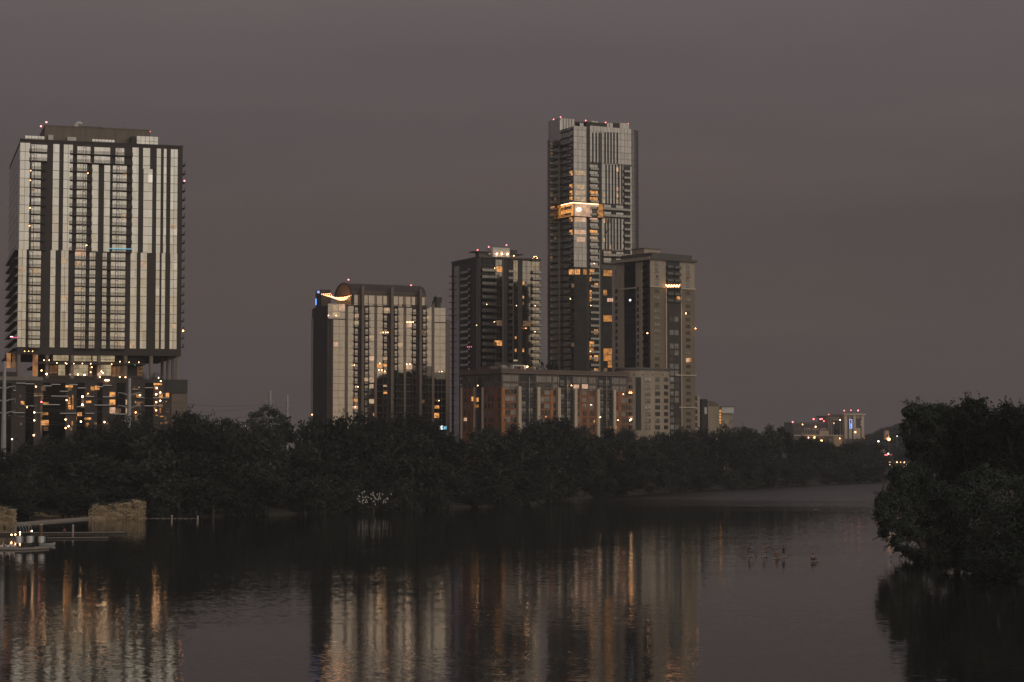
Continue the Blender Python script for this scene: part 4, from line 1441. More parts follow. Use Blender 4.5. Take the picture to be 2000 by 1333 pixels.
def annwin(a, b_, y0, y1, mt, name='annexe_window', fr=True, out=1.006):
    g = MB()
    n = 3
    ps = [ann(*T7(a + (b_ - a) * k / n, (y0 + y1) / 2)) for k in range(n + 1)]
    z0 = ann(*T7((a + b_) / 2, y1)).z
    z1_ = ann(*T7((a + b_) / 2, y0)).z
    ps = [(xc + (p.x - xc) * out, -8 + (p.y + 8) * out) for p in ps]
    for (xa, ya), (xb, yb) in zip(ps, ps[1:]):
        g.add([(xa, ya, z0), (xb, yb, z0), (xb, yb, z1_), (xa, ya, z1_)], [(0, 1, 2, 3)], mt)
    if fr:
        for (xa, ya) in ps[1:-1]:
            g.box(xa - .07, xa + .07, ya - .1, ya + .05, z0, z1_, 'slate cornice')
        g.tube([(ps[0][0], ps[0][1], z0 - .1), (ps[-1][0], ps[-1][1], z0 - .1)], .12, 'slate cornice', 4)
    B.add(name, g)


annwin(673, 712, 878, 1262, 'charcoal', 'annexe_recess', False)
for i, y in enumerate([893, 948, 995, 1048, 1095, 1143, 1192, 1240]):
    for a, b_ in [(742, 780), (813, 848), (877, 906), (926, 942), (622, 650)]:
        annwin(a, b_, y - 13, y + 13, 'pale blind' if i == 0 or (i * 7 + a) % 5 == 0 else 'window glass')
for x in (662, 724, 796, 866, 915):
    p = ann(*T7(x, 860))
    B.add('annexe_roundel', MB().ball((p.x, p.y, p.z), .35, 'slate cornice', 6, 4))
for x, y, mt in [(625, 990, 'orange lamp'), (638, 990, 'orange lamp'), (628, 1190, 'white lamp'), (636, 1182, 'white lamp')]:
    p = ann(*T7(x, y))
    B.lampball(p.x, p.y - .3, p.z, .45, mt)
B.finish()

# ================================================================== BRICK BLOCK
B = Building('apartment_block', 'low red brick apartment block with cream pilasters in front of the towers', 'apartment block', 980, 723, 800, 38)
T8 = lambda x, y: (880 + x / 5.405, 690 + y / 5.405)
cx = lambda x: B.front(*T8(x, 500))[0]
cz = lambda x, y: B.front(*T8(x, y))[1]
cy = lambda x: B.side(*T8(x, 500))[0]
WL = cx(1878)
DEP = cy(116)
zt = B.top
zu = cz(540, 358)
B.add('wall', MB().box(0, WL, 0, DEP, 0, zu, 'red brick').box(0, WL, 0, DEP, zu, zt - .8, 'upper brick'))
B.add('cornice', MB().box(-.8, WL + .3, -.9, DEP + .5, zt - .79, zt + .6, 'upper brick').box(-.9, WL + .4, -1.0, DEP + .6, zt - 1.2, zt - .8, 'pier brown'))
B.add('corner_pier', MB().box(-.2, cx(570), -.3, .3, 0, zu - .4, 'orange brick').box(cx(1050), cx(1080), -.3, .2, 0, zu - .8, 'orange brick'))
for a, b_ in [(698, 728), (897, 928), (1115, 1144), (1290, 1319), (1530, 1557), (1700, 1727)]:
    B.add('pilaster', MB().box(cx(a), cx(b_), -1.3, .2, 0, cz((a + b_) / 2, 352 + (a - 700) * .035), 'pale trim'))
bays = [(728, 897), (1144, 1290), (1557, 1700)]
fh = (cz(540, 415) - cz(540, 715)) / 4
for a, b_ in bays:
    B.add('recess', MB().box(cx(a), cx(b_), -.05, .1, 0, cz(a, 215), 'charcoal'))
    for k in range(9):
        z = cz(a, 345) - fh * k
        if z < 2: continue
        B.balcony(cx(a), cx(b_), z, 1.1, rail='bars', slab='pier grey', thick=.2)
        xm = (cx(a) + cx(b_)) / 2
        for x0, x1 in ((cx(a) + .6, xm - 1.0), (xm + .5, cx(b_) - 1.5)):
            B.window(x0, x1, z + .2, z + 2.3, 'pale blind' if rnd.random() < .45 else 'window glass', c=-.06, n=2)
    x = (cx(a) + cx(b_)) / 2
    B.add('drain_pipe', MB().tube([(x, -1.25, 0), (x, -1.25, cz(a, 250))], .1, 'pale trim', 5))
rowsy = [398, 468, 552, 622, 698, 785]
for (a, b_, n) in [(575, 628, 2), (635, 692, 2), (935, 985, 2), (992, 1045, 2), (1085, 1108, 1), (1322, 1362, 2), (1392, 1430, 2), (1470, 1515, 2), (1732, 1768, 2), (1805, 1842, 2), (1850, 1870, 1)]:
    for i, y in enumerate(rowsy):
        yo = (a - 575) * .016
        z = cz((a + b_) / 2, y + yo)
        z = cz(575, 398) - fh * i * .985 - .3
        if z < 2: continue
        q = rnd.random()
        B.window(cx(a), cx(b_), z - .9, z + 1.0, 'pale blind' if (i == 1 and a < 1000) or q < .3 else 'window glass', n=n, frame='pier brown')
for a, b_ in [(556, 712), (730, 772), (815, 858), (908, 1062), (1083, 1120), (1133, 1172), (1210, 1250), (1300, 1370), (1385, 1440), (1465, 1530), (1555, 1590), (1610, 1650), (1705, 1775), (1790, 1850)]:
    z = zt - 3.2
    B.window(cx(a), cx(b_), z - 1.3, z + 1.1, 'pale blind', n=max(2, (b_ - a) // 16), frame='upper brick')
    z = zt - 6.4
    B.window(cx(a), cx(b_), z - 1.3, z + 1.0, 'pale blind' if rnd.random() < .75 else 'window glass', n=2, frame='upper brick')
B.add('string_course', MB().box(-.3, WL, -.35, -.001, zu - .25, zu + .05, 'pier brown').box(-.3, WL, -.2, -.001, zt - 4.95, zt - 4.75, 'pier brown'))
# left flank
for x in (120, 258, 343):
    B.add('pilaster', MB().box(-.6, 0, cy(x + 5), cy(x - 5), 0, B.side(*T8(x, 362))[1], 'pale trim'))
for x in (152, 198, 370, 408, 442, 512):
    for i in range(8):
        z = cz(575, 398) - fh * (i - 2) * .985 - .6
        if z < 2: continue
        B.add('flank_window', MB().box(-.06, .2, cy(x + 9), cy(x - 9), z - .8, z + 1.1, 'window glass' if rnd.random() < .8 else 'pale blind').box(-.12, -.001, cy(x + 10), cy(x - 10), z - 1.0, z - .82, 'pier brown'))
B.add('flank_recess', MB().box(-.05, .1, cy(338), cy(264), 0, zu + 4, 'charcoal'))
B.add('drain_pipe', MB().tube([(-1, cy(298), 0), (-1, cy(298), B.side(*T8(298, 250))[1])], .1, 'steel grey', 5))
for a, b_, c, d_, mt in [(225, 253, 462, 505, 'amber room'), (275, 297, 472, 514, 'amber room'), (268, 296, 545, 575, 'deep amber room'), (146, 172, 684, 718, 'glow room')]:
    ya_, za = B.side(*T8(b_, d_))
    yb_, zb_ = B.side(*T8(a, c))
    B.add('lit_window', MB().box(-.3, .1, ya_, yb_, za, zb_, mt))
for a, b_, c, d_, mt in [(1297, 1352, 335, 372, 'glow room'), (1388, 1446, 331, 374, 'glow room'), (1147, 1166, 476, 504, 'dim room'), (1506, 1518, 706, 734, 'amber room'), (1680, 1692, 775, 800, 'amber room'), (1742, 1752, 776, 795, 'amber room'), (1215, 1240, 340, 370, 'dim room'), (995, 1010, 666, 680, 'amber room')]:
    x0, za = B.front(*T8(a, d_))
    x1, zb_ = B.front(*T8(b_, c))
    B.litwin(x0, x1, za, zb_, mt, pr=.25)
for x, y, mt in [(1766, 708, 'white lamp'), (1275, 342, 'white lamp'), (286, 342, 'white lamp'), (1476, 547, 'cool lamp'), (1488, 547, 'cool lamp'), (1580, 678, 'white lamp'), (1822, 434, 'orange lamp')]:
    xx, z = B.front(*T8(x, y), -1.3)
    B.lampball(xx, -1.4, z, .27, mt)
x0, x1, z0_, z1_ = B.fr(*[880 + v / 5.405 for v in (658, 792)], *[690 + v / 5.405 for v in (126, 152)], 6)
B.add('roof_unit', MB().box(x0, x1, 6, 8, z1_ - .5, z1_, 'white panel').box(x0, x0 + .5, 6, 8, zt, z1_ - .51, 'white panel').box(x1 - .6, x1, 6, 8, zt, z1_ - .51, 'white panel').box(x0 + 4, x0 + 9, 6.3, 7.6, zt, z1_ - .9, 'pier grey'))
x0, x1, z0_, z1_ = B.fr(*[880 + v / 5.405 for v in (540, 608)], *[690 + v / 5.405 for v in (132, 155)], 6)
B.add('roof_unit', MB().box(x0, x1, 6, 9, zt, z1_ - .3, 'steel grey').box(x0 + .5, x1 - 1, 6.3, 8.6, z1_ - .29, z1_, 'white panel'))
x0, x1, z0_, z1_ = B.fr(*[880 + v / 5.405 for v in (420, 880)], *[690 + v / 5.405 for v in (70, 150)], 14)
B.add('roof_room', MB().box(x0, x1, 14, 22, zt, z1_ - 3, 'upper brick').prism([(x0 + 3, 15), (x1 - 6, 15), (x1 - 6, 21), (x0 + 3, 21)], z1_ - 2.99, z1_ - 1.2, 'dark brown'))
xx, z = B.front(*T8(810, 145), 5)
B.lampball(xx, 5, z, .5, 'white lamp')
x0, x1, z0_, z1_ = B.fr(*[880 + v / 5.405 for v in (855, 945)], *[690 + v / 5.405 for v in (140, 158)], 5)
B.add('roof_frame', MB().box(x0, x1, 5, 5.2, z1_ - .15, z1_, 'steel grey').box(x0, x0 + .2, 5, 5.2, zt, z1_ - .16, 'steel grey').box(x1 - .2, x1, 5, 5.2, zt, z1_ - .16, 'steel grey'))
B.finish()

# ================================================================== SMALL TAN OFFICE
B = Building('office_building', 'small tan building with a curved roof and an amber stair window behind the tree line', 'building', 1384, 800, 960, 10)
T9 = lambda x, y: (1250 + x / 3.508, 480 + y / 3.508)
cx = lambda x: B.front(*T9(x, 1140))[0]
cz = lambda x, y: B.front(*T9(x, y))[1]
B.add('wall', MB().box(cx(465), cx(543), 0, 14, 0, cz(500, 1103), 'tan concrete').box(cx(558), cx(635), .5, 12, 0, cz(600, 1150), 'tan concrete'))
B.add('white_storey', MB().box(cx(556), cx(640), -.8, 12, cz(600, 1149), cz(600, 1108), 'white panel'), [('roof_edge', MB().box(cx(556), cx(650), -1.0, 12, cz(600, 1107), cz(600, 1103), 'pier grey'))])
g = MB()
N = 10
xa, xb, zA, zB = cx(465), cx(540), cz(500, 1102), cz(480, 1064)
arc = [(xa + (xb - xa) * math.sin(math.pi / 2 * i / N), zA + (zB - zA) * math.cos(math.pi / 2 * i / N)) for i in range(N + 1)]
g.add([(x, y, z) for y in (0, 14) for x, z in arc], [(i, i + 1, N + 2 + i, N + 1 + i) for i in range(N)], 'vault roof')
g.add([(x, 0, z) for x, z in arc] + [(xa, 0, zA)], [tuple(range(N + 2))], 'pier brown')
B.add('curved_roof', g)
B.add('dark_bay', MB().box(cx(426), cx(464), .6, 10, 0, cz(445, 1052), 'charcoal').box(cx(443), cx(460), .3, .59, cz(450, 1155), cz(450, 1108), 'white panel'))
g = MB().box(cx(543), cx(557), .3, 4, 0, cz(550, 1112), 'pier brown')
for k in range(5):
    z0 = cz(550, 1140 + k * 21)
    B.add('lit_window', MB().box(cx(545), cx(555), .1, .29, z0, z0 + 1.1, 'amber room'))
B.add('stair_tower', g)
B.finish()

# ================================================================== DISTANT HOTEL
B = Building('hotel', 'distant pale hotel tower with a blue neon sign panel and red roof lamps', 'hotel', 1500 + 1005 / 6.667, 811, 1900, 20, 8)
TH = lambda x, y: (1500 + x / 6.667, 780 + y / 6.667)
cx = lambda x: B.front(*TH(x, 400))[0]
cz = lambda x, y: B.front(*TH(x, y))[1]
WL = cx(1240)
zt = cz(1100, 208)
xL = cx(825)
B.add('wall', MB().box(0, WL, 0, 26, 0, zt, 'tan concrete').box(xL, 0, 5, 26, 0, zt - 2, 'concrete'))
B.add('roof_slab', MB().box(-2, WL + 2, -2, 28, zt + .01, zt + 1.4, 'pale trim').box(xL - 2, -2.1, 4, 27, zt - 1.9, zt - .6, 'slate cornice'))
B.add('upper_glass', MB().box(xL, -.1, 4.6, 5, cz(900, 250), zt - 3, 'dark and reflection glass'))
B.add('dark_bay', MB().box(cx(885), cx(965), 4.5, 5, cz(920, 460), cz(920, 275), 'dark and reflection glass'))
B.add('panel', MB().box(cx(1140), WL + .2, -.5, .1, cz(1190, 375), cz(1190, 250), 'plum panel'))
B.add('panel', MB().box(cx(1145), cx(1205), -.5, .1, cz(1175, 515), cz(1175, 378), 'pale trim'))
B.add('panel', MB().box(cx(1050), cx(1090), -.5, .1, cz(1070, 515), cz(1070, 392), 'pale trim'))
B.add('panel', MB().box(cx(1005), WL, -.4, .1, 0, cz(1100, 520), 'plum panel'))
for x in (1012, 1122, 1230):
    B.add('pier', MB().box(cx(x) - 1.4, cx(x) + 1.4, -.8, .1, cz(x, 518), zt, 'pale trim'))
for k in range(9):
    z = cz(1040, 236 + k * 33)
    for x in (1037, 1103, 1210):
        if x == 1210 and k < 4: continue
        B.add('window', MB().box(cx(x - 8), cx(x + 8), -.6, .1, z - 2.2, z + 1.6, 'black metal').box(cx(x - 8), cx(x + 8), -.7, -.601, z - 2.6, z - 2.21, 'slate cornice'))
    for x in (840, 868, 990):
        z2_ = B.front(*TH(x, 270 + k * 26), 5)[1]
        B.add('window', MB().box(cx(x - 6), cx(x + 6), 4.6, 5.1, z2_ - 2, z2_ + 1.4, 'black metal').box(cx(x - 6), cx(x + 6), 4.5, 4.59, z2_ - 2.4, z2_ - 2.01, 'slate cornice'))
x0, x1 = cx(1050), cx(1088)
z0, z1_ = cz(1070, 386), cz(1070, 262)
sg = MB().box(x0, x1, -1.2, -.6, z0, z1_, 'navy cloth')
fr_ = MB()
w = .75
fr_.box(x0, x1, -1.5, -1.21, z1_ - w, z1_, 'blue neon').box(x0, x1, -1.5, -1.21, z0, z0 + w, 'blue neon')
fr_.box(x0, x0 + w, -1.5, -1.21, z0 + w, z1_ - w, 'blue neon').box(x1 - w, x1, -1.5, -1.21, z0 + w, z1_ - w, 'blue neon')
let = MB()
for k in range(9):
    zz_ = z1_ - 4 - k * (z1_ - z0 - 6) / 9
    let.box((x0 + x1) / 2 - .1 + .4 * (k % 2), (x0 + x1) / 2 + .7, -1.5, -1.21, zz_ - 1.2, zz_, 'blue lamp')
B.add('neon_sign', sg, [('neon_frame', fr_), ('lettering', let)])
x0 = B.front(*TH(325, 380), 8)[0]
zw = B.front(*TH(600, 303), 8)[1]
zs = B.front(*TH(600, 465), 8)[1]
B.add('wing', MB().box(x0, xL, 8, 26, 0, zw, 'slate cornice'))
for k in range(13):
    x = B.front(*TH(345 + k * 36, 400), 8)[0]
    B.add('wing_pier', MB().box(x - 1.7, x + 1.7, 7.4, 8.1, zs, zw - (5 if k % 3 else 9) - (8 if k < 3 else 0), 'concrete'))
    for j in range(2):
        z = zs + 3 + j * 5.5
        if z > zw - 3: continue
        B.add('window', MB().box(x - .9, x + .9, 7.2, 7.39, z - 1.6, z + 1.6, 'black metal').box(x - 1, x + 1, 7.1, 7.19, z - 2, z - 1.61, 'slate cornice'))
B.add('terrace_slab', MB().box(x0 - 2, 0, 2, 7.3, zs - 1.4, zs, 'beige stucco').box(cx(705), cx(820), 5, 7.2, zs + .01, zs + 4, 'beige stucco'))
for k in range(12):
    x = B.front(*TH(380 + k * 42, 520), 6)[0]
    B.add('lower_pier', MB().box(x - 1.3, x + 1.3, 5.5, 6.5, 0, zs - 1.41, 'concrete'))
x0_, x1_ = cx(880), cx(985)
B.add('uplit_wall', MB().box(x0_, x1_, 3, 5, 0, zs - 1.5, 'emissive uplit stone'))  # orange uplight comes from the wall's own emission
for x, y, r, mt in [(320, 298, .9, 'red lamp'), (593, 260, 1.0, 'red lamp'), (680, 261, .8, 'red lamp'), (702, 257, .8, 'red lamp'), (727, 286, .7, 'red lamp'), (792, 257, 1.0, 'red lamp'), (790, 198, .5, 'red lamp'),
                    (992, 150, .7, 'red lamp'), (1080, 146, .7, 'red lamp'), (1173, 148, .9, 'red lamp'), (1247, 200, .9, 'red lamp'), (1002, 192, .5, 'red lamp')]:
    B.beacon(*TH(x, y), c=7, r=r, mat=mt, mast=7 if y < 160 else 4)
for x, y, r, mt in [(443, 330, .7, 'orange lamp'), (613, 360, .9, 'white lamp'), (933, 272, .8, 'white lamp'), (1131, 429, .8, 'white lamp'), (521, 501, .7, 'white lamp'), (600, 500, 1.4, 'orange lamp'), (685, 541, .9, 'white lamp'), (697, 541, .9, 'orange lamp'),
                    (928, 511, .6, 'white lamp'), (1248, 502, .8, 'orange lamp'), (1247, 531, .8, 'white lamp'), (852, 312, .4, 'white lamp'), (1208, 295, .5, 'glow room'), (1208, 332, .5, 'glow room')]:
    xx, z = B.front(*TH(x, y), 0)
    B.lampball(xx, -1, z, r, mt)
B.finish()

# ================================================================== POWER POLES AND LINES
def pole(px, ytop, Y, arms, rb, rt, label, zb=7.0):
    p = at(px, ytop, Y)
    root = empty('power_pole', (p.x, p.y, zb), 0, label, 'power pole', 'power poles above the trees')
    h = p.z - zb
    MB().tube([(0, 0, -1), (0, 0, h * .5), (0, 0, h)], [rb, (rb + rt) / 2, rt], 'galvanised', 12).build('shaft', root)
    ends = []
    for y, half, rise in arms:
        z = at(px, y, Y).z - zb
        for s in (-1, 1):
            g = MB().tube([(s * .15, 0, z - rise), (s * half * .5, 0, z - rise * .35), (s * half, 0, z)], [.28, .2, .12], 'galvanised', 6)
            a = g.build('arm', root)
            MB().tube([(s * half, 0, z - .05), (s * half, 0, z - 1.3)], [.1, .09], 'steel grey', 6).build('insulator', a)
            ends.append(Vector((p.x + s * half, p.y, zb + z - 1.3)))
    return ends


E2 = pole(253, 739, 600, [(767, 3.4, .9), (792, 3.4, .9), (819, 3.6, .9)], .95, .45, 'grey steel power pole standing between the left tower and the trees')
E1 = pole(9, 706, 600, [(754, 3.4, .9), (779, 3.4, .9), (803, 3.4, .9)], .95, .45, 'grey steel power pole at the far left edge of the view')
E3 = pole(527.5, 763, 780, [(784, 2.4, .5)], .75, .5, 'brown power pole behind the round tree, left of two')
E4 = pole(561, 772, 800, [(792.5, 2.4, .5)], .75, .5, 'brown power pole behind the round tree, right of two')


def wire(a, b_, sag):
    g = MB()
    pts = []
    for i in range(17):
        t_ = i / 16
        p = a.lerp(b_, t_)
        p.z -= sag * 4 * t_ * (1 - t_)
        pts.append(p)
    g.tube(pts, .05, 'wire', 4)
    o = g.build('power_line')
    tag(o, 'thin overhead cable strung between the power poles', 'cable', 'overhead cables')


for a, b_ in ((E1[0], E2[0]), (E1[1], E2[1]), (E1[2], E2[2]), (E1[3], E2[3]), (E1[4], E2[4]), (E1[5], E2[5]), (E2[1], E3[0]), (E2[3], E3[1]), (E2[5], E4[0]), (E3[1], E4[0]), (E3[0], E4[1])):
    wire(a, b_, 1.6)

# ================================================================== TREES
def crown_mesh(name, blobs, n, size, seed, mat, jitter=.35):
    """leaf clumps spread through a union of lumpy ellipsoids"""
    rr_ = random.Random(seed)
    vs, fs = [], []
    ws = [b_[3] * b_[3] for b_ in blobs]
    sub = []
    for b_ in blobs:                                  # clumps on every limb mass
        for _ in range(9):
            u = Vector((rr_.gauss(0, 1), rr_.gauss(0, 1), rr_.gauss(.25, 1))).normalized()
            sub.append((b_[0] + u.x * b_[3] * .72, b_[1] + u.y * b_[3] * .72, b_[2] + u.z * b_[3] * b_[4] * .72, b_[3] * rr_.uniform(.3, .52), b_[4]))
    allb = list(blobs) + sub
    ws = [b_[3] ** 2 * (.55 if i < len(blobs) else 1.6) for i, b_ in enumerate(allb)]
    pick = rr_.choices(allb, ws, k=n)
    for b_ in pick:
        u = Vector((rr_.gauss(0, 1), rr_.gauss(0, 1), rr_.gauss(.12, 1))).normalized()
        k = rr_.uniform(.62, 1.06) if rr_.random() < .8 else rr_.uniform(.2, .6)
        c = Vector((b_[0], b_[1], b_[2])) + Vector((u.x, u.y, u.z * b_[4])) * b_[3] * k
        nn = (u + Vector((rr_.gauss(0, 1), rr_.gauss(0, 1), rr_.gauss(0, 1))) * jitter * 1.6).normalized()
        a = nn.orthogonal().normalized()
        a = (a * math.cos(6.28 * rr_.random()) + nn.cross(a) * rr_.uniform(-1, 1)).normalized()
        d_ = nn.cross(a)
        s1 = size * rr_.uniform(.5, 1.25)
        s2 = s1 * rr_.uniform(.45, .8)
        i = len(vs)
        vs += [c - a * s1, c - d_ * s2 + nn * s1 * .1, c + a * s1 * .9, c + d_ * s2 - nn * s1 * .15]
        fs.append((i, i + 1, i + 2, i + 3))
    for _ in range(int(n * .006) + 14):                 # sprigs standing or drooping out of the crown
        b_ = rr_.choice(allb)
        u = Vector((rr_.gauss(0, 1), rr_.gauss(0, 1), rr_.gauss(.1, 1))).normalized()
        for q_ in range(14):
            c = Vector((b_[0], b_[1], b_[2])) + Vector((u.x, u.y, u.z * b_[4])) * (b_[3] * .95 + size * (q_ * .42)) + Vector((rr_.uniform(-1, 1), rr_.uniform(-1, 1), rr_.uniform(-1, 1))) * size * .7
            a = Vector((rr_.gauss(0, 1), rr_.gauss(0, 1), rr_.gauss(0, 1))).normalized()
            d_ = u.cross(a).normalized()
            s1 = size * rr_.uniform(.5, .9)
            i = len(vs)
            vs += [c - a * s1, c - d_ * s1 * .55, c + a * s1, c + d_ * s1 * .55]
            fs.append((i, i + 1, i + 2, i + 3))
    me = bpy.data.meshes.new(name)
    me.from_pydata([tuple(v) for v in vs], [], fs)
    me.materials.append(MATS[mat])
    me.update()
    return me


def trunk_mesh(seed, h=1.0, r=.022, lean=0.0):
    rr_ = random.Random(seed)
    g = MB()
    pts = [Vector((lean * t_ * t_ + rr_.uniform(-.01, .01) * h, rr_.uniform(-.01, .01) * h, h * t_ * .62)) for t_ in (0, .25, .5, .75, 1)]
    g.tube(pts, [r * h * k for k in (1.3, 1, .85, .7, .5)], 'bark', 7)
    for k in range(6):
        a = k * 2.4 + rr_.random()
        b0 = pts[2].lerp(pts[4], k / 6)
        L = h * rr_.uniform(.2, .34)
        b1 = b0 + Vector((math.cos(a) * L * .5, math.sin(a) * L * .5, L * .45))
        b2 = b0 + Vector((math.cos(a) * L * .95, math.sin(a) * L * .95, L * .75))
        g.tube([b0, b1, b2], [r * h * .4, r * h * .25, r * h * .1], 'bark', 5)
    return g.mesh('trunk')


PROTO = []
for sd in range(9):
    rr_ = random.Random(100 + sd)
    blobs = [(0, 0, .6, .26, 1.1)]
    nb = 8
    low = sd % 3 == 0
    for k in range(nb):
        a = k * 6.283 / nb + rr_.uniform(-.4, .4)
        rad_ = rr_.uniform(.16, .30)
        blobs.append((math.cos(a) * rad_, math.sin(a) * rad_, rr_.uniform(.28 if low else .42, .80), rr_.uniform(.14, .2), rr_.uniform(.8, 1.1)))
    blobs.append((rr_.uniform(-.12, .12), rr_.uniform(-.12, .12), .80, .17, .95))
    PROTO.append((crown_mesh('crown', blobs, 2600, .026, sd, 'leaf far'), trunk_mesh(sd)))
BUSHY = []
for sd in range(5):
    rr_ = random.Random(200 + sd)
    blobs = []
    for k in range(12):
        a = rr_.uniform(0, 6.283)
        rad_ = rr_.uniform(.05, .36)
        blobs.append((math.cos(a) * rad_, math.sin(a) * rad_, rr_.uniform(.1, .78), rr_.uniform(.14, .22), rr_.uniform(.8, 1.1)))
    BUSHY.append((crown_mesh('crown', blobs, 2600, .03, 50 + sd, 'leaf far'), trunk_mesh(30 + sd)))


def tree(name, p, h, w, proto, label, group=None, cat='tree'):
    cr, tr = proto
    root = empty(name, p, rnd.uniform(0, 6.28), label, cat, group)
    c = bpy.data.objects.new('crown', cr)
    tk = bpy.data.objects.new('trunk', tr)
    for o_ in (c, tk):
        COL.objects.link(o_)
        o_.parent = root
        o_.scale = (w, w, h)
    return root


PROF = [(-80, 858), (0, 860), (50, 866), (90, 860), (110, 848), (150, 838), (190, 827), (215, 822), (240, 815), (270, 812), (300, 806), (330, 800), (350, 797), (372, 803), (382, 813), (400, 815),
        (430, 822), (450, 818), (475, 824), (520, 826), (575, 824), (590, 815), (620, 813), (648, 812), (662, 803), (680, 801), (700, 806), (715, 813), (730, 806), (748, 798), (760, 811), (775, 806),
        (790, 801), (800, 807), (812, 820), (840, 826), (870, 829), (890, 823), (910, 828), (950, 831), (985, 832), (1010, 828), (1040, 819), (1070, 812), (1090, 820), (1110, 832), (1130, 842),
        (1160, 840), (1200, 838), (1235, 842), (1260, 840), (1290, 845), (1320, 846), (1345, 838), (1370, 832), (1390, 838), (1405, 828), (1430, 832), (1450, 838), (1475, 845), (1490, 840),
        (1510, 832), (1530, 838), (1548, 850), (1580, 861), (1620, 862), (1650, 868), (1690, 868), (1712, 873), (1726, 885), (1738, 912)]


def prof(px):
    for (a, b_), (c, d_) in zip(PROF, PROF[1:]):
        if a <= px <= c:
            return b_ + (d_ - b_) * (px - a) / (c - a)
    return 865


SEG = [(110, 'below the podium, left part'), (240, 'below the podium, right part'), (370, 'right of the steel power pole'), (475, 'left of the round tree'), (590, 'under the round tree'), (700, 'below the left half of the vaulted condo'),
       (800, 'below the middle of the vaulted condo'), (880, 'below the right end of the vaulted condo'), (980, 'below the left flank of the brick block'), (1080, 'below the front corner of the brick block'), (1180, 'below the middle of the brick block'),
       (1290, 'below the rounded annexe'), (1370, 'below the beige tower'), (1450, 'below the small tan building'), (1545, 'left of the distant hotel'), (1690, 'below the distant hotel'), (1800, 'at the river bend')]
ORD = ['first', 'second', 'third', 'fourth', 'fifth', 'sixth', 'seventh', 'eighth', 'ninth', 'tenth']
CNT = {}
ROWS = [(.8, .42, 7.5, 'front'), (13, .64, 8, 'second'), (28, .90, 8.5, 'third'), (46, 1.0, 6.3, 'back')]
tg = {0: 'dark leafy tree overhanging the water in the front row of the far bank wood', 1: 'dark leafy tree in the second row of the far bank wood', 2: 'dark leafy tree in the third row of the far bank wood',
      3: 'dark leafy tree in the back row of the far bank wood'}
for ri, (off, frac, sp, nm) in enumerate(ROWS):
    px = -60.0
    while px < 1738:
        s_y = shore_y(px)
        S = on_water(px, s_y)
        o_ = off + rnd.uniform(-3, 3) * (ri > 0)
        Y = S.y + .97 * o_
        pj = px + rnd.uniform(-8, 8)
        if ri == 3: pj = px
        top = prof(pj) - 5 if ri == 3 else s_y - frac * (s_y - prof(pj)) + rnd.uniform(-9, 9)
        if px < 300 and ri == 0:
            top = max(top, 945)
        P = at(pj, top, Y)
        gz = ground_z(o_) - .3
        h = max(3.0, (P.z - gz) / .97)
        w = min(max(h * rnd.uniform(1.15, 1.4), 13), 22) if ri < 3 else min(h * .95, 15)
        pr = rnd.choice(BUSHY) if ri < 2 or rnd.random() < .4 else rnd.choice(PROTO)
        key = (ri, next(n_ for e_, n_ in SEG if pj < e_))
        CNT[key] = CNT.get(key, -1) + 1
        lab = '%s %s-row tree %s' % (ORD[CNT[key]], nm, key[1])
        tree('bank_tree', (P.x, Y, gz), h, w, pr, lab, 'wood along the far bank, ' + nm + ' row')
        px += sp * rnd.uniform(.8, 1.2) / S.y * F
# the round tree standing up from the wood
P = at(522, 789, 640)
rr_ = random.Random(5)
blobs = [(x, rr_.uniform(-.5, .5) * 3, z, r_, .95) for x, z, r_ in [(-5.6, 15.4, 2.3), (-3.4, 17.3, 2.6), (-.5, 18.6, 2.5), (2.3, 17.8, 2.5), (4.4, 16.3, 2.4), (6.2, 14.3, 2.0), (-6.0, 12.6, 2.1), (0, 14.5, 3.6), (3.4, 13.0, 3), (-3.2, 13.4, 3), (5.2, 11.6, 2), (0, 10, 3)]]
hh = P.z - 7.2
sc_ = hh / 21.0
blobs = [(a * 1.05, b_, c * sc_, d_, e_) for a, b_, c, d_, e_ in blobs]
root = empty('round_tree', (P.x, 640, 7.2), 0, 'tall round-crowned tree standing above the wood in front of two power poles', 'tree')
c = bpy.data.objects.new('crown', crown_mesh('crown', blobs, 5200, .36, 77, 'leaf near'))
COL.objects.link(c)
c.parent = root
tk = bpy.data.objects.new('trunk', trunk_mesh(9, hh, .02))
COL.objects.link(tk)
tk.parent = root
# tree behind the brick block
P = at(1072, 702, 905)
root = tree('courtyard_tree', (P.x, 905, 7), (P.z - 7) / .97, 17, PROTO[1], 'dark treetop above the brick block, between the dark tower and the skyscraper')

# right bank trees, near
def near_tree(name, Y, basepx, basey, blobs_px, n, label, size=.3):
    g0 = at(basepx, basey, Y)
    base = Vector((g0.x, Y, .3))
    bl = []
    rr_ = random.Random(int(basepx))
    for px, py, r_, dy in blobs_px:
        P = at(px, py, Y + dy)
        rad_ = r_ * (Y + dy) / F
        bl.append((P.x - base.x, P.y - base.y, P.z - base.z, rad_, .95))
    root = empty(name, base, 0, label, 'tree', 'trees of the near right bank')
    c = bpy.data.objects.new('crown', crown_mesh('crown', bl, n, size, int(basepx) + 1, 'leaf near'))
    COL.objects.link(c)
    c.parent = root
    cxm = sum(b_[0] for b_ in bl) / len(bl)
    cym = sum(b_[1] for b_ in bl) / len(bl)
    g = MB()
    top = max(bl, key=lambda b_: b_[2])
    m_ = Vector((cxm, cym, top[2] * .5))
    g.tube([(0, 0, -.5), m_ * .5, m_, (top[0], top[1], top[2] * .9)], [.55, .42, .3, .1], 'bark', 8)
    for b_ in bl:
        g.tube([m_ * .55, (m_ * .55).lerp(Vector(b_[:3]), .6) + Vector((0, 0, .6)), Vector(b_[:3])], [.24, .15, .05], 'bark', 5)
    g.build('trunk', root)


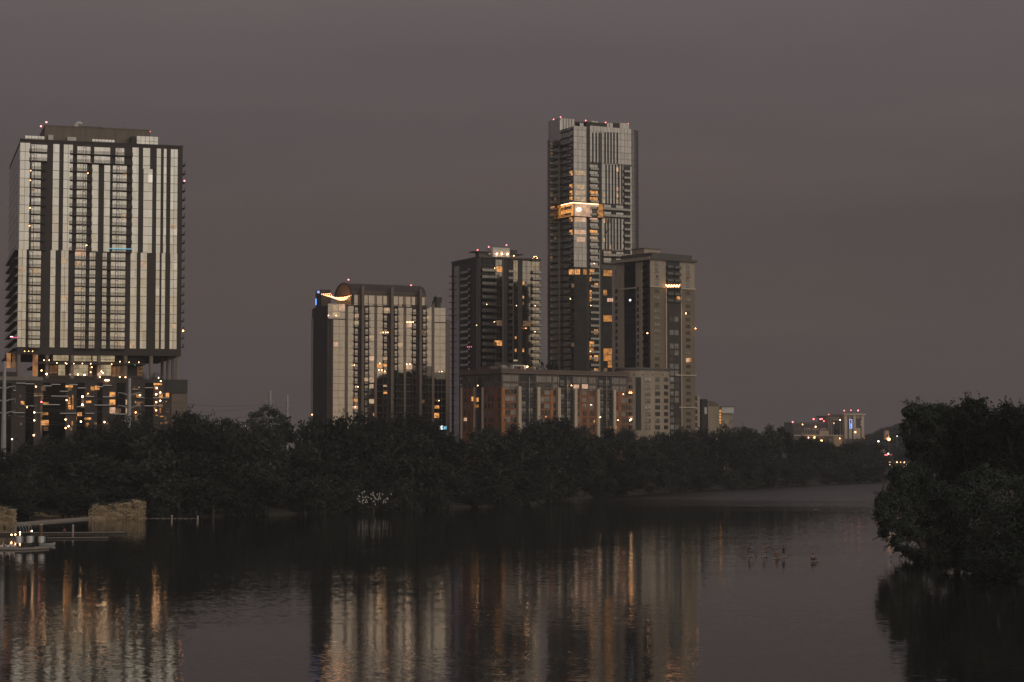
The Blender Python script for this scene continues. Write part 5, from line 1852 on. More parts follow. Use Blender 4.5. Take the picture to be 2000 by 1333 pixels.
near_tree('bank_tree', 330, 1815, 1088, [(1745, 1000, 38, 0), (1768, 955, 32, 3), (1785, 1035, 36, 0), (1738, 1035, 24, -2), (1722, 1012, 19, -3), (1755, 1062, 16, -3), (1770, 1076, 11, -3), (1752, 930, 20, 4), (1808, 985, 46, 5), (1730, 975, 20, 0), (1790, 930, 36, 6), (1820, 1060, 30, 2)],
          26000, 'leafy tree leaning furthest out over the water from the right bank', .26)
near_tree('bank_tree', 350, 1850, 1080, [(1808, 812, 27, 0), (1784, 812, 23, 0), (1776, 836, 22, 0), (1830, 835, 42, 4), (1806, 885, 38, 0), (1845, 890, 52, 4), (1784, 866, 20, 0), (1850, 812, 24, 2)],
          20000, 'tall tree of the right bank, leftmost of those rising against the sky', .27)
near_tree('bank_tree', 335, 1905, 1085, [(1895, 812, 30, 0), (1892, 790, 15, 0), (1915, 792, 14, 0), (1870, 820, 30, 0), (1925, 825, 36, 3), (1900, 875, 56, 0), (1950, 880, 52, 4), (1870, 930, 50, 4)],
          20000, 'right bank tree with two small tufts at its top', .27)
near_tree('bank_tree', 325, 1980, 1100, [(1965, 818, 32, 0), (1990, 828, 44, 0), (2025, 830, 46, 2), (2000, 890, 60, 0), (1955, 930, 46, 0), (2045, 900, 60, 3)],
          16000, 'right bank tree cut by the right edge of the view', .27)
near_tree('bank_tree', 300, 1870, 1118, [(1850, 985, 46, 4), (1895, 1010, 56, 0), (1850, 1055, 42, 0), (1890, 1080, 40, -2), (1920, 960, 52, 3), (1825, 1020, 30, 2), (1845, 1095, 18, -2)],
          20000, 'bushy tree on the right bank behind the overhanging one', .25)
near_tree('bank_tree', 285, 1960, 1135, [(1960, 1030, 60, 0), (1995, 985, 56, 3), (1930, 1085, 46, 0), (1985, 1095, 56, -2), (2030, 1050, 60, 0), (2050, 1110, 60, 0), (1940, 1120, 26, -2)],
          22000, 'lowest bushy tree of the right bank, near the right edge', .25)
near_tree('bank_shrub', 318, 1812, 1092, [(1780, 1082, 13, 2), (1797, 1088, 17, 0), (1818, 1093, 20, 0), (1845, 1104, 23, 0), (1876, 1116, 25, 0), (1905, 1124, 26, 0)],
          12000, 'low shrub mass trailing in the water under the overhanging tree', .2)
near_tree('bank_shrub', 275, 1945, 1132, [(1915, 1132, 24, 2), (1938, 1138, 27, 0), (1965, 1146, 30, 0), (1997, 1152, 32, 0), (2030, 1160, 34, 0)],
          12000, 'low shrub mass at the water by the right edge of the view', .2)
near_tree('bank_tree', 270, 2090, 1150, [(2090, 860, 60, 0), (2080, 950, 70, 0), (2110, 1050, 70, 0), (2060, 1130, 50, -3), (2150, 950, 70, 0)],
          12000, 'right bank tree standing just beyond the right edge of the view', .3)

# ================================================================== FAR HILL
def bump(x, y):
    a = max(0, min(1, (x / y * F - 650) / 105))
    b_ = max(0, min(1, (y - 1250) / 800))
    return 8.2 + (25 + 4 * math.sin(x * .045) + 2 * math.sin(x * .13)) * a * (b_ * b_ * (3 - 2 * b_))


g = MB()
vs, nx, ny = [], 40, 16
for j in range(ny):
    for i in range(nx):
        x, y = -600 + i * 80, 1200 + j * 120
        vs.append((x, y, bump(x, y)))
g.add(vs, [(j * nx + i, j * nx + i + 1, (j + 1) * nx + i + 1, (j + 1) * nx + i) for j in range(ny - 1) for i in range(nx - 1)], 'soil')
tag(g.build('hill'), kind='structure')
rr_ = random.Random(3)
vs, fs = [], []
for k in range(750):
    Y = rr_.uniform(1300, 2150)
    x = (rr_.uniform(1672, 1900) - 1000) / F * Y
    z = bump(x, Y)
    hgt = rr_.uniform(7, 12)
    for _ in range(75):
        u = Vector((rr_.gauss(0, 1), rr_.gauss(0, 1), rr_.gauss(0, 1))).normalized()
        c = Vector((x, Y, z + hgt * .55)) + Vector((u.x * 5.5, u.y * 5.5, u.z * hgt * .5)) * rr_.uniform(.6, 1)
        q1 = Vector((rr_.gauss(0, 1), rr_.gauss(0, 1), rr_.gauss(0, 1))).normalized()
        q2 = u.cross(q1).normalized()
        q1 = q2.cross(u)
        s_ = rr_.uniform(.7, 1.5)
        i = len(vs)
        vs += [c - q1 * s_, c - q2 * s_ * .7, c + q1 * s_, c + q2 * s_ * .7]
        fs.append((i, i + 1, i + 2, i + 3))
me = bpy.data.meshes.new('distant_wood')
me.from_pydata([tuple(v) for v in vs], [], fs)
me.materials.append(MATS['leaf far'])
o_ = bpy.data.objects.new('distant_wood', me)
COL.objects.link(o_)
tag(o_, 'dark wood covering the far hill beyond the river', 'wood', kind='stuff')


def street_lamp(px, py, Y, r, mt, label, hgt=7):
    P = at(px, py, Y)
    root = empty('street_lamp', (P.x, P.y, P.z - hgt), 0, label, 'street lamp')
    MB().tube([(0, 0, 0), (0, 0, hgt * .8), (0, -.2, hgt)], [.14, .1, .07], 'steel grey', 6).build('post', root)
    MB().ball((0, -.3, hgt - r * .2), r, mt, 8, 5).build('lamp_head', root)


street_lamp(1736, 858, 1240, .85, 'orange lamp', 'bright warm street lamp on the far hillside above the red shop lights', 9)
street_lamp(1715.5, 862, 1240, .4, 'white lamp', 'small white street lamp on a thin post on the far hillside', 9)
street_lamp(1752, 852, 1240, .3, 'cool lamp', 'faint pale lamp on the hillside right of the warm lamp', 7)
street_lamp(481, 834, 610, .32, 'orange lamp', 'orange lamp glowing through the trees left of the round tree', 7)
street_lamp(814, 850.5, 640, .2, 'orange lamp', 'tiny orange lamp in the trees below the vaulted condo block', 6)
street_lamp(24, 858, 640, .25, 'cool lamp', 'tiny cold lamp in the trees at the left edge', 7)
# hillside house front, shop with red lights, terrace bar
P = at(1733, 843, 1240)
root = empty('hillside_house', (P.x, P.y, P.z - 5), 0, 'pale gable end of a house among the trees on the far hillside', 'house')
MB().box(-1.2, 1.0, 0, 6, 0, 5.5, 'pale trim').build('wall', root)
g = MB()
g.add([(-1.5, -.2, 5.5), (1.3, -.2, 5.5), (-.4, -.2, 7.4), (-1.5, 6.2, 5.5), (1.3, 6.2, 5.5), (-.4, 6.2, 7.4)], [(0, 1, 2), (3, 5, 4), (0, 2, 5, 3), (1, 4, 5, 2)], 'slate cornice')
g.build('roof', root)
MB().box(-.6, .3, -.1, .1, 1.2, 3.0, 'window glass').build('window', root)
P = at(1726, 884, 1200)
root = empty('lakeside_shop', (P.x, P.y, P.z - 5.5), 0, 'small lit shop with a red light strip on the far hillside', 'shop')
MB().box(-3.2, 6, 0, 5, 0, 5.2, 'dark brown').build('wall', root)
MB().box(-3.5, 1.5, -.5, 5, 6.2, 6.6, 'pier brown').box(-2.4, .6, .2, 4, 5.21, 6.19, 'pier brown').build('roof', root)
MB().box(-2.0, .3, -.15, .1, 5.25, 7.6, 'warm room').build('lit_sign', root)
MB().box(.4, 2.1, -.3, -.05, 3.6, 4.2, 'red lamp').box(3.4, 5.0, -.3, -.05, 3.8, 4.3, 'red neon').build('red_light', root)
MB().ball((2.7, -.4, 4.7), .45, 'cool lamp', 6, 4).build('lamp', root)
P = at(1736, 914, 1090)
z0 = P.z - 2.5
root = empty('terrace_bar', (P.x, P.y, z0), 0, 'low terrace bar outlined by small warm bulbs beside the far water', 'bar')
MB().box(0, 9.5, 0, 6, -4, 2.3, 'concrete').build('terrace_wall', root)
g = MB()
for x in (0.2, 3.2, 6.4, 9.2):
    g.box(x, x + .2, 0, .2, 2.31, 6.0, 'dark brown')
g.box(0, 9.5, 0, 6, 6.01, 6.3, 'dark brown')
g.build('roof', root)
for x, z in [(.5, 5.4), (4.4, 5.5), (6.4, 5.4), (8.4, 5.4), (.5, 4.1), (8.5, 4.0), (9.8, 4.2), (.7, 2.9), (8.4, 3.1)]:
    MB().ball((x, -.3, z), .3 if z > 5 else .2, 'festoon bulb', 6, 4).build('bulb', root)
P = at(1738, 934, 1040)
root = empty('boathouse', (P.x, P.y, P.z - 2.5), 0, 'pale low boathouse at the far end of the river below the terrace bar', 'boathouse')
MB().box(-3, 5, 0, 5, -3, 2.2, 'pale trim').build('wall', root)
MB().box(-3.4, 5.4, -.5, 5.4, 2.21, 2.6, 'concrete').build('roof', root)

# ================================================================== RUINED WALLS, WEIR AND DOCK
def ruin(name, x0, x1, Y, py_top, label, base_y=None, dep=4.0, seed=1, pxpts=None):
    """rough masonry wall with a ragged top, built block by block"""
    rr_ = random.Random(seed)
    root = empty(name, (x0, Y, 0), 0, label, 'ruined wall')
    n = int((x1 - x0) / .7)
    g = MB()
    for i in range(n):
        xa = (x1 - x0) * i / n
        xb = (x1 - x0) * (i + 1) / n
        px = 1000 + (x0 + xa) / Y * F
        tp = at(px, py_top(px), Y).z + rr_.uniform(-.35, .2) + .25 * math.sin(i * .9)
        z, k = -1.0, 0
        while z < tp:
            hh_ = rr_.uniform(.35, .55)
            yo = rr_.uniform(-.3, .12) + .14 * math.sin(z * 2.1 + i * .21)
            g.box(xa - (.2 if k % 2 else 0), xb - (.2 if k % 2 else 0) - .03, yo, dep, z, min(z + hh_ - .03, tp + .2), 'ruin stone')
            z += hh_
            k += 1
    g.build('masonry', root)
    gg = MB()
    for _ in range(int((x1 - x0) * 42)):
        xx = rr_.uniform(0, x1 - x0)
        px = 1000 + (x0 + xx) / Y * F
        zt_ = at(px, py_top(px), Y).z
        low_ = rr_.random() < .4 and (math.sin(xx * 1.3) > .1)
        c = Vector((xx, rr_.uniform(-.35, dep * .6), rr_.uniform(1, zt_) if low_ else zt_ + abs(rr_.gauss(.1, .3))))
        if low_: c.y = -.3
        q = [c + Vector((rr_.uniform(-.3, .3), rr_.uniform(-.2, .2), rr_.uniform(-.25, .35))) for _ in range(3)]
        gg.add([tuple(v) for v in q], [(0, 1, 2)], 'leaf near')
    gg.build('creeper', root)


def interp(tab):
    def f_(px):
        for (a, b_), (c, d_) in zip(tab, tab[1:]):
            if a <= px <= c:
                return b_ + (d_ - b_) * (px - a) / (c - a)
        return tab[-1][1] if px > tab[-1][0] else tab[0][1]
    return f_


Yr = on_water(230, 1014).y
ruin('ruined_wall', at(174, 1000, Yr).x, at(281, 1000, Yr).x, Yr, interp([(174, 991), (185, 987), (210, 987), (235, 984), (245, 981), (252, 979.5), (281, 980)]), 'lit ruined stone wall with ragged top ending in a square corner at the water', seed=4)
Yr2 = on_water(12, 1030).y
ruin('ruined_wall', at(-60, 1000, Yr2).x, at(25, 1000, Yr2).x, Yr2, interp([(-60, 994), (0, 992.5), (18, 992.5), (25, 997)]), 'broken stone wall at the left edge behind the dock', seed=6)
ruin('ruined_wall', at(26, 1000, Yr + 8).x, at(174, 1000, Yr + 8).x, Yr + 8, interp([(26, 1005), (80, 1004.5), (130, 1004.5), (174, 1006)]), 'low dark stone wall running between the two taller ruins', seed=8, dep=2)
a, b_ = on_water(22, 1026.5), on_water(192, 1012.5)
d_ = (b_ - a).normalized()
nrm = Vector((-d_.y, d_.x, 0))
g = MB()
z_ = .45
P4 = [a, b_, b_ + nrm * 1.6, a + nrm * 1.6]
g.prism([(p.x, p.y) for p in P4], -1, z_, 'weathered deck')
tag(g.build('weir_wall'), 'long low concrete wall top running from the left ruin to the stone corner', 'low wall')


def dock(p0, p1, w, label, z=.3):
    d = (p1 - p0)
    L = d.length
    root = empty('floating_dock', (p0.x, p0.y, 0), math.atan2(d.y, d.x), label, 'dock')
    n = int(L / .5)
    g = MB()
    for i in range(n):
        g.box(i * .5, i * .5 + .47, 0, w, z - .08, z + rnd.uniform(-.01, .01), 'weathered deck')
    g.build('planks', root)
    MB().box(0, L, .05, w - .05, -.15, z - .085, 'dark brown').build('float', root)


dock(on_water(60, 1043.5), on_water(247, 1042.5), 1.7, 'longer floating dock, the one further out, its tip pointing right')
dock(on_water(92, 1053.5), on_water(214, 1052.5), 1.3, 'shorter floating dock in front of the longer one')
dock(on_water(-60, 1047), on_water(45, 1046), 2.6, 'left part of the dock where a person stands behind the boats', z=.6)


def pile(px, py, ytop, label, r=.22, mat='tan concrete', cap='pale trim'):
    P = on_water(px, py)
    h = at(px, ytop, P.y).z
    root = empty('mooring_pile', (P.x, P.y, 0), 0, label, 'pile')
    MB().tube([(0, 0, -1), (0, 0, h - .15)], [r, r * .95], mat, 10).build('post', root)
    MB().tube([(0, 0, h - .149), (0, 0, h), (0, 0, h + .08)], [r * 1.12, r * 1.1, r * .3], cap, 10).build('cap', root)


pile(335.5, 1016, 1007, 'pale mooring pile in open water, the left one of two')
pile(386, 1017, 1008.5, 'pale mooring pile in open water, the right one of two')
pile(142.5, 1043, 1026, 'thin pale pile rising from the middle of the long dock')
pile(80, 1046, 1024.5, 'thick brown pile on the dock, left of the thin pale one', .38, 'rust', 'pale trim')
pile(29, 1044, 1028, 'short square pale pile beside the gangway rails', .34, 'weathered deck', 'weathered deck')
# float line between the piles
g = MB()
pts = [on_water(px, 1013.3 + .4 * math.sin(px)) + Vector((0, 0, .05)) for px in range(284, 392, 4)]
g.tube(pts, .07, 'weathered deck', 5)
tag(g.build('float_line'), 'thin line of floats on the water between the ruin and the two piles', 'float line')
# gangway rails
P = on_water(44, 1046)
root = empty('gangway', (P.x, P.y, .6), 0, 'grey metal gangway with sloping rails between the left ruin and the dock', 'gangway')
g = MB()
for k in range(5):
    g.tube([(-1.5 + k * .62, 2.5, 1.9 - k * .1), (-.3 + k * .62, 0, .1)], .05, 'galvanised', 5)
g.tube([(-1.8, 2.5, 2.0), (1.0, 2.3, 1.5), (1.3, 0, .9)], .05, 'galvanised', 5)
g.tube([(1.3, 0, .9), (1.3, 0, 0)], .05, 'galvanised', 5)
g.build('rail', root)
MB().box(-1.6, 1.2, .3, 3, -.1, 0, 'weathered deck').build('walkway', root)
for px, py, mt, lb in [(22.5, 1045.5, 'white lamp', 'low white lamp on the dock, leftmost of four above the white boats'), (30, 1045, 'white lamp', 'low white lamp on the dock, second from the left above the white boats'),
                       (39, 1042.3, 'white lamp', 'pair of white dock lamps, one over the other, above the boats'), (62, 1038.3, 'white lamp', 'white dock lamp on a short post left of the brown pile')]:
    P = at(px, py, 400)
    root = empty('dock_lamp', (P.x, P.y, .5), 0, lb, 'lamp')
    h = P.z - .5
    MB().tube([(0, 0, -.3), (0, 0, h)], .05, 'black metal', 6).build('post', root)
    if px == 39:
        MB().ball((0, 0, h + .2), .14, mt, 6, 4).build('bulb', root)
        MB().ball((0, 0, h - .2), .13, mt, 6, 4).build('bulb', root)
    else:
        MB().ball((0, 0, h + .05), .15, mt, 6, 4).build('bulb', root)
# boat landing platform
P = on_water(0, 1075)
Yp = P.y
x = lambda px: at(px, 1070, Yp).x
pts = [(x(-60), Yp), (x(0), Yp), (x(30), Yp - .1), (x(50), Yp + .8), (x(70), Yp + 2.6), (x(83), Yp + 5.2), (x(80), Yp + 6.4), (x(-60), Yp + 6.8)]
root = empty('landing_raft', (pts[1][0], Yp, 0), 0, 'pale floating raft with curved right end carrying the hire boats', 'raft')
poly = [(a - pts[1][0], b_ - Yp) for a, b_ in pts]
MB().prism(poly, -.2, .1, 'dark brown').build('float', root)
MB().prism([(a * .995, b_ + .05) for a, b_ in poly], .102, .36, 'weathered deck').build('deck', root)


def pedal_boat(px, Y, label, shell='white gelcoat', side='maroon', sc=1.0, rz=-.1):
    P = at(px, 1062, Y)
    root = empty('pedal_boat', (P.x, Y, .37), rz, label, 'pedal boat', 'hire boats on the raft')
    g = MB()
    # hull of two floats with rising bow
    for s in (-.55, .55):
        prof_ = [(-1.2, .10, .02), (-.8, .24, 0), (.3, .26, 0), (.95, .2, .12), (1.25, .06, .3)]
        g.tube([(q * sc, s * sc, (.2 + c) * sc) for q, r_, c in prof_], [r_ * sc for q, r_, c in prof_], shell, 8)
    g.box(-1.0 * sc, .8 * sc, -.6 * sc, .6 * sc, .28 * sc, .40 * sc, shell)
    g.build('hull', root)
    s = MB()
    s.box(-.75 * sc, -.2 * sc, -.55 * sc, .55 * sc, .402 * sc, .62 * sc, side)
    s.build('seat', root)
    b = MB()
    b.add([(-.8 * sc, y * sc, .5 * sc) for y in (-.58, .58)] + [(-.62 * sc, y * sc, .5 * sc) for y in (-.58, .58)] + [(-1.05 * sc, y * sc, 1.5 * sc) for y in (-.5, .5)] + [(-.93 * sc, y * sc, 1.52 * sc) for y in (-.5, .5)],
          [(0, 1, 5, 4), (2, 6, 7, 3), (4, 5, 7, 6), (0, 4, 6, 2), (1, 3, 7, 5)], shell)
    b.build('seat_back', root)
    return root


def upright(px0, px1, y0, y1, Y, label, side):
    """hire boat stood on its stern so that its white hull bottom shows"""
    a, b_ = at(px0, y1, Y), at(px1, y0, Y)
    w, h = b_.x - a.x, b_.z - a.z
    root = empty('stored_boat', (a.x, Y, a.z), 0, label, 'boat', 'small white hulls stood on the raft')
    g = MB()
    n = 8
    prof_ = [(0, .06), (.12, .0), (.5, -.05), (.85, .0), (1, .12)]
    vs = []
    for t_, inn in prof_:
        for k in range(n + 1):
            u = k / n
            xx = w * (inn if inn > 0 else 0) + (w - 2 * w * (inn if inn > 0 else 0)) * u
            vs.append((xx, -.35 * math.sin(math.pi * u) - .05, h * t_))
    g.add(vs, [(j * (n + 1) + k, j * (n + 1) + k + 1, (j + 1) * (n + 1) + k + 1, (j + 1) * (n + 1) + k) for j in range(4) for k in range(n)], 'white gelcoat')
    g.build('hull', root)
    MB().box(-.16, .02, 0, .8, .05, h * .9, 'maroon').box(w - .02, w + .12, .02, .7, h * .1, h * .95, side).build('gunwale', root)


upright(31, 42, 1047, 1062, Yp + 4.0, 'white hull stood upright on the raft, leftmost of three', 'teal')
upright(52, 64, 1047, 1060.5, Yp + 4.6, 'white hull stood upright on the raft, middle of three', 'teal')
upright(75, 86, 1047.5, 1060.5, Yp + 5.2, 'white hull stood upright on the raft, rightmost of three', 'teal')
P = on_water(92, 1066)
root = empty('skiff', (P.x, P.y, 0), .35, 'low grey skiff moored at the right end of the raft', 'skiff')
g = MB()
st = [(-1.4, .5, .05), (-.8, .62, 0), (.3, .6, 0), (1.0, .38, .06), (1.5, .04, .2)]
vs = []
for xx, wd, lift in st:
    vs += [(xx, -wd, .42 + lift), (xx, -wd * .6, lift - .08), (xx, wd * .6, lift - .08), (xx, wd, .42 + lift)]
g.add(vs, [(i * 4 + k, i * 4 + k + 1, i * 4 + 5 + k, i * 4 + 4 + k) for i in range(4) for k in range(3)] + [(0, 3, 2, 1)], 'galvanised')
g.build('hull', root)
MB().box(-.7, -.4, -.5, .5, .28, .34, 'weathered deck').box(.3, .6, -.45, .45, .28, .34, 'weathered deck').build('thwart', root)
for i, (px, Y, sc) in enumerate([(-14, Yp + 2.4, .9), (2, Yp + 2.0, .85), (15, Yp + 2.2, .85), (24, Yp + 3.0, .85)]):
    P = at(px, 1066, Y)
    root = empty('swan_boat', (P.x, Y, .37), 0, ['white swan-necked boat half cut off by the left edge of the view', 'small white swan-necked boat on the raft nearest the left edge', 'small white swan-necked boat in the middle of the raft', 'small white swan-necked boat beside the leftmost upright hull'][i], 'swan boat', 'swan boats on the raft')
    g = MB()
    g.ball((0, 0, .3 * sc), .5 * sc, 'white gelcoat', 10, 6, (1.0, .6, .6))
    g.tube([(.3 * sc, 0, .35 * sc), (.48 * sc, 0, .75 * sc), (.40 * sc, 0, 1.1 * sc), (.52 * sc, 0, 1.22 * sc)], [.13 * sc, .09 * sc, .08 * sc, .1 * sc], 'white gelcoat', 8)
    g.tube([(-.35 * sc, 0, .4 * sc), (-.62 * sc, 0, .75 * sc)], [.2 * sc, .05 * sc], 'white gelcoat', 6)
    g.build('body', root)
    MB().tube([(.55 * sc, 0, 1.22 * sc), (.76 * sc, 0, 1.16 * sc)], [.06 * sc, .02 * sc], 'orange brick', 5).build('beak', root)
    MB().box(-.25 * sc, .15 * sc, -.25 * sc, .25 * sc, .5 * sc, .68 * sc, 'maroon').build('seat', root)
for i, px in enumerate([40, 44.5, 49, 53.5, 58, 62, 65]):
    Y = Yp + 1.6 + i * .42
    P = at(px, 1066, Y)
    o_ = MB().tube([(P.x + .25 * math.cos(a * math.pi / 5), Y + .06 * math.sin(a), .62 + .23 * math.sin(a * math.pi / 5)) for a in range(11)], .1, 'rubber', 6).build('tyre_fender')
    tag(o_, 'black rubber tyre fender lined up on the raft below the white hulls', 'tyre', 'tyre fenders on the raft')

# ================================================================== BIRDS ROOSTING AT THE WATERLINE
bp = [(11.5, 15), (9.5, 20), (12.5, 25), (19, 17), (24, 16.5), (19.5, 22.3), (18, 25.3), (18.5, 28.5), (24, 26.8), (25.5, 22.3), (27, 26), (35, 20.2), (38.5, 8.6), (39, 13.3), (41.5, 17), (44, 20),
      (46.5, 11.7), (51.3, 10), (51, 14.4), (50, 18.8), (53, 19.5), (57, 11.5), (40, 25), (43, 31), (59.5, 24), (58.8, 27.3), (63, 26.4), (65, 20.2), (67.5, 19.6), (21.3, 6), (34.5, 11.5), (17.5, 9), (74, 11), (29, 17), (48, 22)]
Yb = on_water(728, 1001).y - 7.5
bb = MB().ball((0, 0, 0), .2, 'bird white', 8, 5, (1.1, .75, .85))
bb.tube([(.1, 0, .05), (.2, 0, .22), (.14, 0, .36), (.2, 0, .42)], [.09, .05, .045, .06], 'bird white', 6)
bb.tube([(-.12, 0, -.02), (-.36, 0, -.14)], [.1, .03], 'bird white', 5)
bme = bb.mesh('bird')
beak = MB().tube([(.22, 0, .42), (.36, 0, .39)], [.025, .008], 'orange brick', 4).mesh('beak')
legm = MB().tube([(.02, .05, -.14), (.02, .05, -.38)], .018, 'charcoal', 4).tube([(.02, -.05, -.14), (.02, -.05, -.38)], .018, 'charcoal', 4).mesh('legs')
base_p = on_water(727, 1003)
base_p.y = Yb + 2
limbs = MB()
hub = [Vector((0, 0, -.5)), Vector((.2, 0, 1.2)), Vector((0, -.3, 2.0))]
limbs.tube(hub, [.25, .2, .14], 'bark', 7)
limbs.tube([hub[1], (-2.6, -.6, 2.2), (-4.0, -1.0, 3.0)], [.14, .1, .05], 'bark', 6)
limbs.tube([hub[1], (2.6, -.6, 2.4), (5.0, -1.0, 3.2)], [.14, .1, .05], 'bark', 6)
anchors = [hub[2], Vector((-2.6, -.6, 2.2)), Vector((2.6, -.6, 2.4)), Vector((-4, -1, 3)), Vector((5, -1, 3.2))]
root = empty('snag_tree', (base_p.x, base_p.y, 0), 0, 'bare dead tree at the waterline full of small white birds', 'dead tree')
for i, (bx_, by_) in enumerate(bp):
    dy = rnd.uniform(-1.5, 1.5)
    P = at(690 + bx_, 955 + by_, Yb + dy)
    o_ = bpy.data.objects.new('white_bird', bme)
    COL.objects.link(o_)
    o_.location = P
    o_.rotation_euler = (0, 0, rnd.uniform(0, 6.28))
    tag(o_, 'small white bird roosting on a bare branch over the dark water', 'bird', 'white birds roosting at the waterline')
    for nm, me in (('beak', beak), ('legs', legm)):
        c = bpy.data.objects.new(nm, me)
        COL.objects.link(c)
        c.parent = o_
    q = P - Vector((base_p.x, base_p.y, 0)) - Vector((0, 0, .4))
    an = min(anchors, key=lambda a: (a - q).length)
    limbs.tube([an, an.lerp(q, .5) + Vector((0, 0, -.15)), q, q + (q - an) * .12], [.06, .04, .03, .01], 'bark', 4)
limbs.build('branches', root)


# ================================================================== PADDLERS
def person(loc, rz, joints, edges, label, clothes, group='paddlers on the lake', sc=1.06):
    """one skinned body; clothes and hair are children"""
    root = empty('person', loc, rz, label, 'person', group)
    root.scale = (sc, sc, sc)
    names = list(joints)
    me = bpy.data.meshes.new('body')
    me.from_pydata([joints[n][0] for n in names], [(names.index(a), names.index(b_)) for a, b_ in edges], [])
    me.materials.append(MATS['skin'])
    ob = bpy.data.objects.new('body', me)
    COL.objects.link(ob)
    ob.parent = root
    sk = ob.modifiers.new('skin', 'SKIN')
    sk.use_smooth_shade = True
    for i, n in enumerate(names):
        r_ = joints[n][1]
        me.skin_vertices[0].data[i].radius = r_ if isinstance(r_, tuple) else (r_, r_)
        me.skin_vertices[0].data[i].use_root = (n == 'pelvis')
    sb = ob.modifiers.new('sub', 'SUBSURF')
    sb.levels = sb.render_levels = 1
    for nm, mat, segs in clothes:
        g = MB()
        for pts, rs in segs:
            g.tube([joints[p][0] for p in pts], rs, mat, 10)
        o2 = g.build(nm, root)
        for p in o2.data.polygons:
            p.use_smooth = True
    hd = Vector(joints['crown'][0])
    MB().ball((hd.x - .015, hd.y + .01, hd.z - .02), .108, 'hair', 10, 6, (1, 1, .85)).build('hair', root)
    return root


def skeleton(kind):
    """facing +x; standing, paddling, kneeling or sitting"""
    J = {}
    if kind in ('stand', 'lean'):
        lx = .12 if kind == 'lean' else 0
        J['pelvis'] = ((0, 0, .93), (.15, .11))
        J['waist'] = ((lx * .3, 0, 1.08), (.125, .095))
        J['chest'] = ((lx, 0, 1.32), (.16, .11))
        J['neck0'] = ((lx * 1.2, 0, 1.47), .06)
        for s, t_ in ((1, 'l'), (-1, 'r')):
            J['hip' + t_] = ((0, .1 * s, .88), .09)
            J['knee' + t_] = ((.06, .14 * s, .48), .058)
            J['ankle' + t_] = ((0, .16 * s, .09), .036)
            J['toe' + t_] = ((.18, .18 * s, .03), .03)
        hz = 1.6
        hx = lx * 1.5
    elif kind == 'kneel':
        J['pelvis'] = ((-.12, 0, .36), (.16, .12))
        J['waist'] = ((-.08, 0, .52), (.13, .1))
        J['chest'] = ((-.02, 0, .76), (.16, .11))
        J['neck0'] = ((0, 0, .91), .06)
        for s, t_ in ((1, 'l'), (-1, 'r')):
            J['hip' + t_] = ((-.08, .11 * s, .32), .09)
            J['knee' + t_] = ((.3, .17 * s, .09), .06)
            J['ankle' + t_] = ((-.16, .15 * s, .06), .036)
            J['toe' + t_] = ((-.32, .15 * s, .03), .028)
        hz, hx = 1.05, .02
    else:
        J['pelvis'] = ((-.1, 0, .16), (.16, .13))
        J['waist'] = ((-.12, 0, .32), (.14, .11))
        J['chest'] = ((-.08, 0, .56), (.18, .12))
        J['neck0'] = ((-.02, 0, .71), .06)
        for s, t_ in ((1, 'l'), (-1, 'r')):
            J['hip' + t_] = ((-.02, .11 * s, .14), .09)
            J['knee' + t_] = ((.36, .16 * s, .34), .058)
            J['ankle' + t_] = ((.68, .14 * s, .08), .036)
            J['toe' + t_] = ((.84, .15 * s, .12), .028)
        hz, hx = .85, .02
    J['head'] = ((hx, 0, hz), .085)
    J['crown'] = ((hx, 0, hz + .1), .07)
    E_ = [('pelvis', 'waist'), ('waist', 'chest'), ('chest', 'neck0'), ('neck0', 'head'), ('head', 'crown')]
    J['nose'] = ((hx + .105, 0, hz - .005), .014)
    E_.append(('head', 'nose'))
    c = Vector(J['chest'][0])
    for s, t_ in ((1, 'l'), (-1, 'r')):
        E_ += [('pelvis', 'hip' + t_), ('hip' + t_, 'knee' + t_), ('knee' + t_, 'ankle' + t_), ('ankle' + t_, 'toe' + t_)]
        J['sh' + t_] = (tuple(c + Vector((0, .19 * s, .07))), .06)
        if kind == 'lean':
            el_, wr = Vector((.28, .12 * s, -.12)), Vector((.5, -.05 + .12 * s, -.02 + .18 * s))
        elif kind == 'stand':
            el_, wr = Vector((.1, .27 * s, -.2)), Vector((.3, .08 * s, -.12 + .26 * (s > 0)))
        elif kind == 'kneel':
            el_, wr = Vector((.16, .25 * s, -.16)), Vector((.36, .1 * s, -.1 + .2 * (s > 0)))
        else:
            el_, wr = Vector((.16, .26 * s, -.18)), Vector((.4, .14 * s, -.16))
        J['el' + t_] = (tuple(c + el_), .042)
        J['wr' + t_] = (tuple(c + wr), .028)
        d_ = (wr - el_).normalized()
        pm = c + wr + d_ * .07
        J['palm' + t_] = (tuple(pm), (.036, .02))
        E_ += [('chest', 'sh' + t_), ('sh' + t_, 'el' + t_), ('el' + t_, 'wr' + t_), ('wr' + t_, 'palm' + t_)]
        for k in range(4):
            f1 = pm + d_ * .045 + Vector((0, (k - 1.5) * .02, (k - 1.5) * .006))
            f2 = f1 + d_ * (.012 + .004 * (k in (1, 2))) + Vector((0, 0, -.035))
            J['f%d%s' % (k, t_)] = (tuple(f1), .009)
            J['g%d%s' % (k, t_)] = (tuple(f2), .008)
            E_ += [('palm' + t_, 'f%d%s' % (k, t_)), ('f%d%s' % (k, t_), 'g%d%s' % (k, t_))]
        th_ = pm - d_ * .01 + Vector((0, -.045 * s, -.01))
        J['th' + t_] = (tuple(th_), .01)
        J['tt' + t_] = (tuple(th_ + d_ * .03 + Vector((0, 0, -.02))), .008)
        E_ += [('palm' + t_, 'th' + t_), ('th' + t_, 'tt' + t_)]
    return J, E_


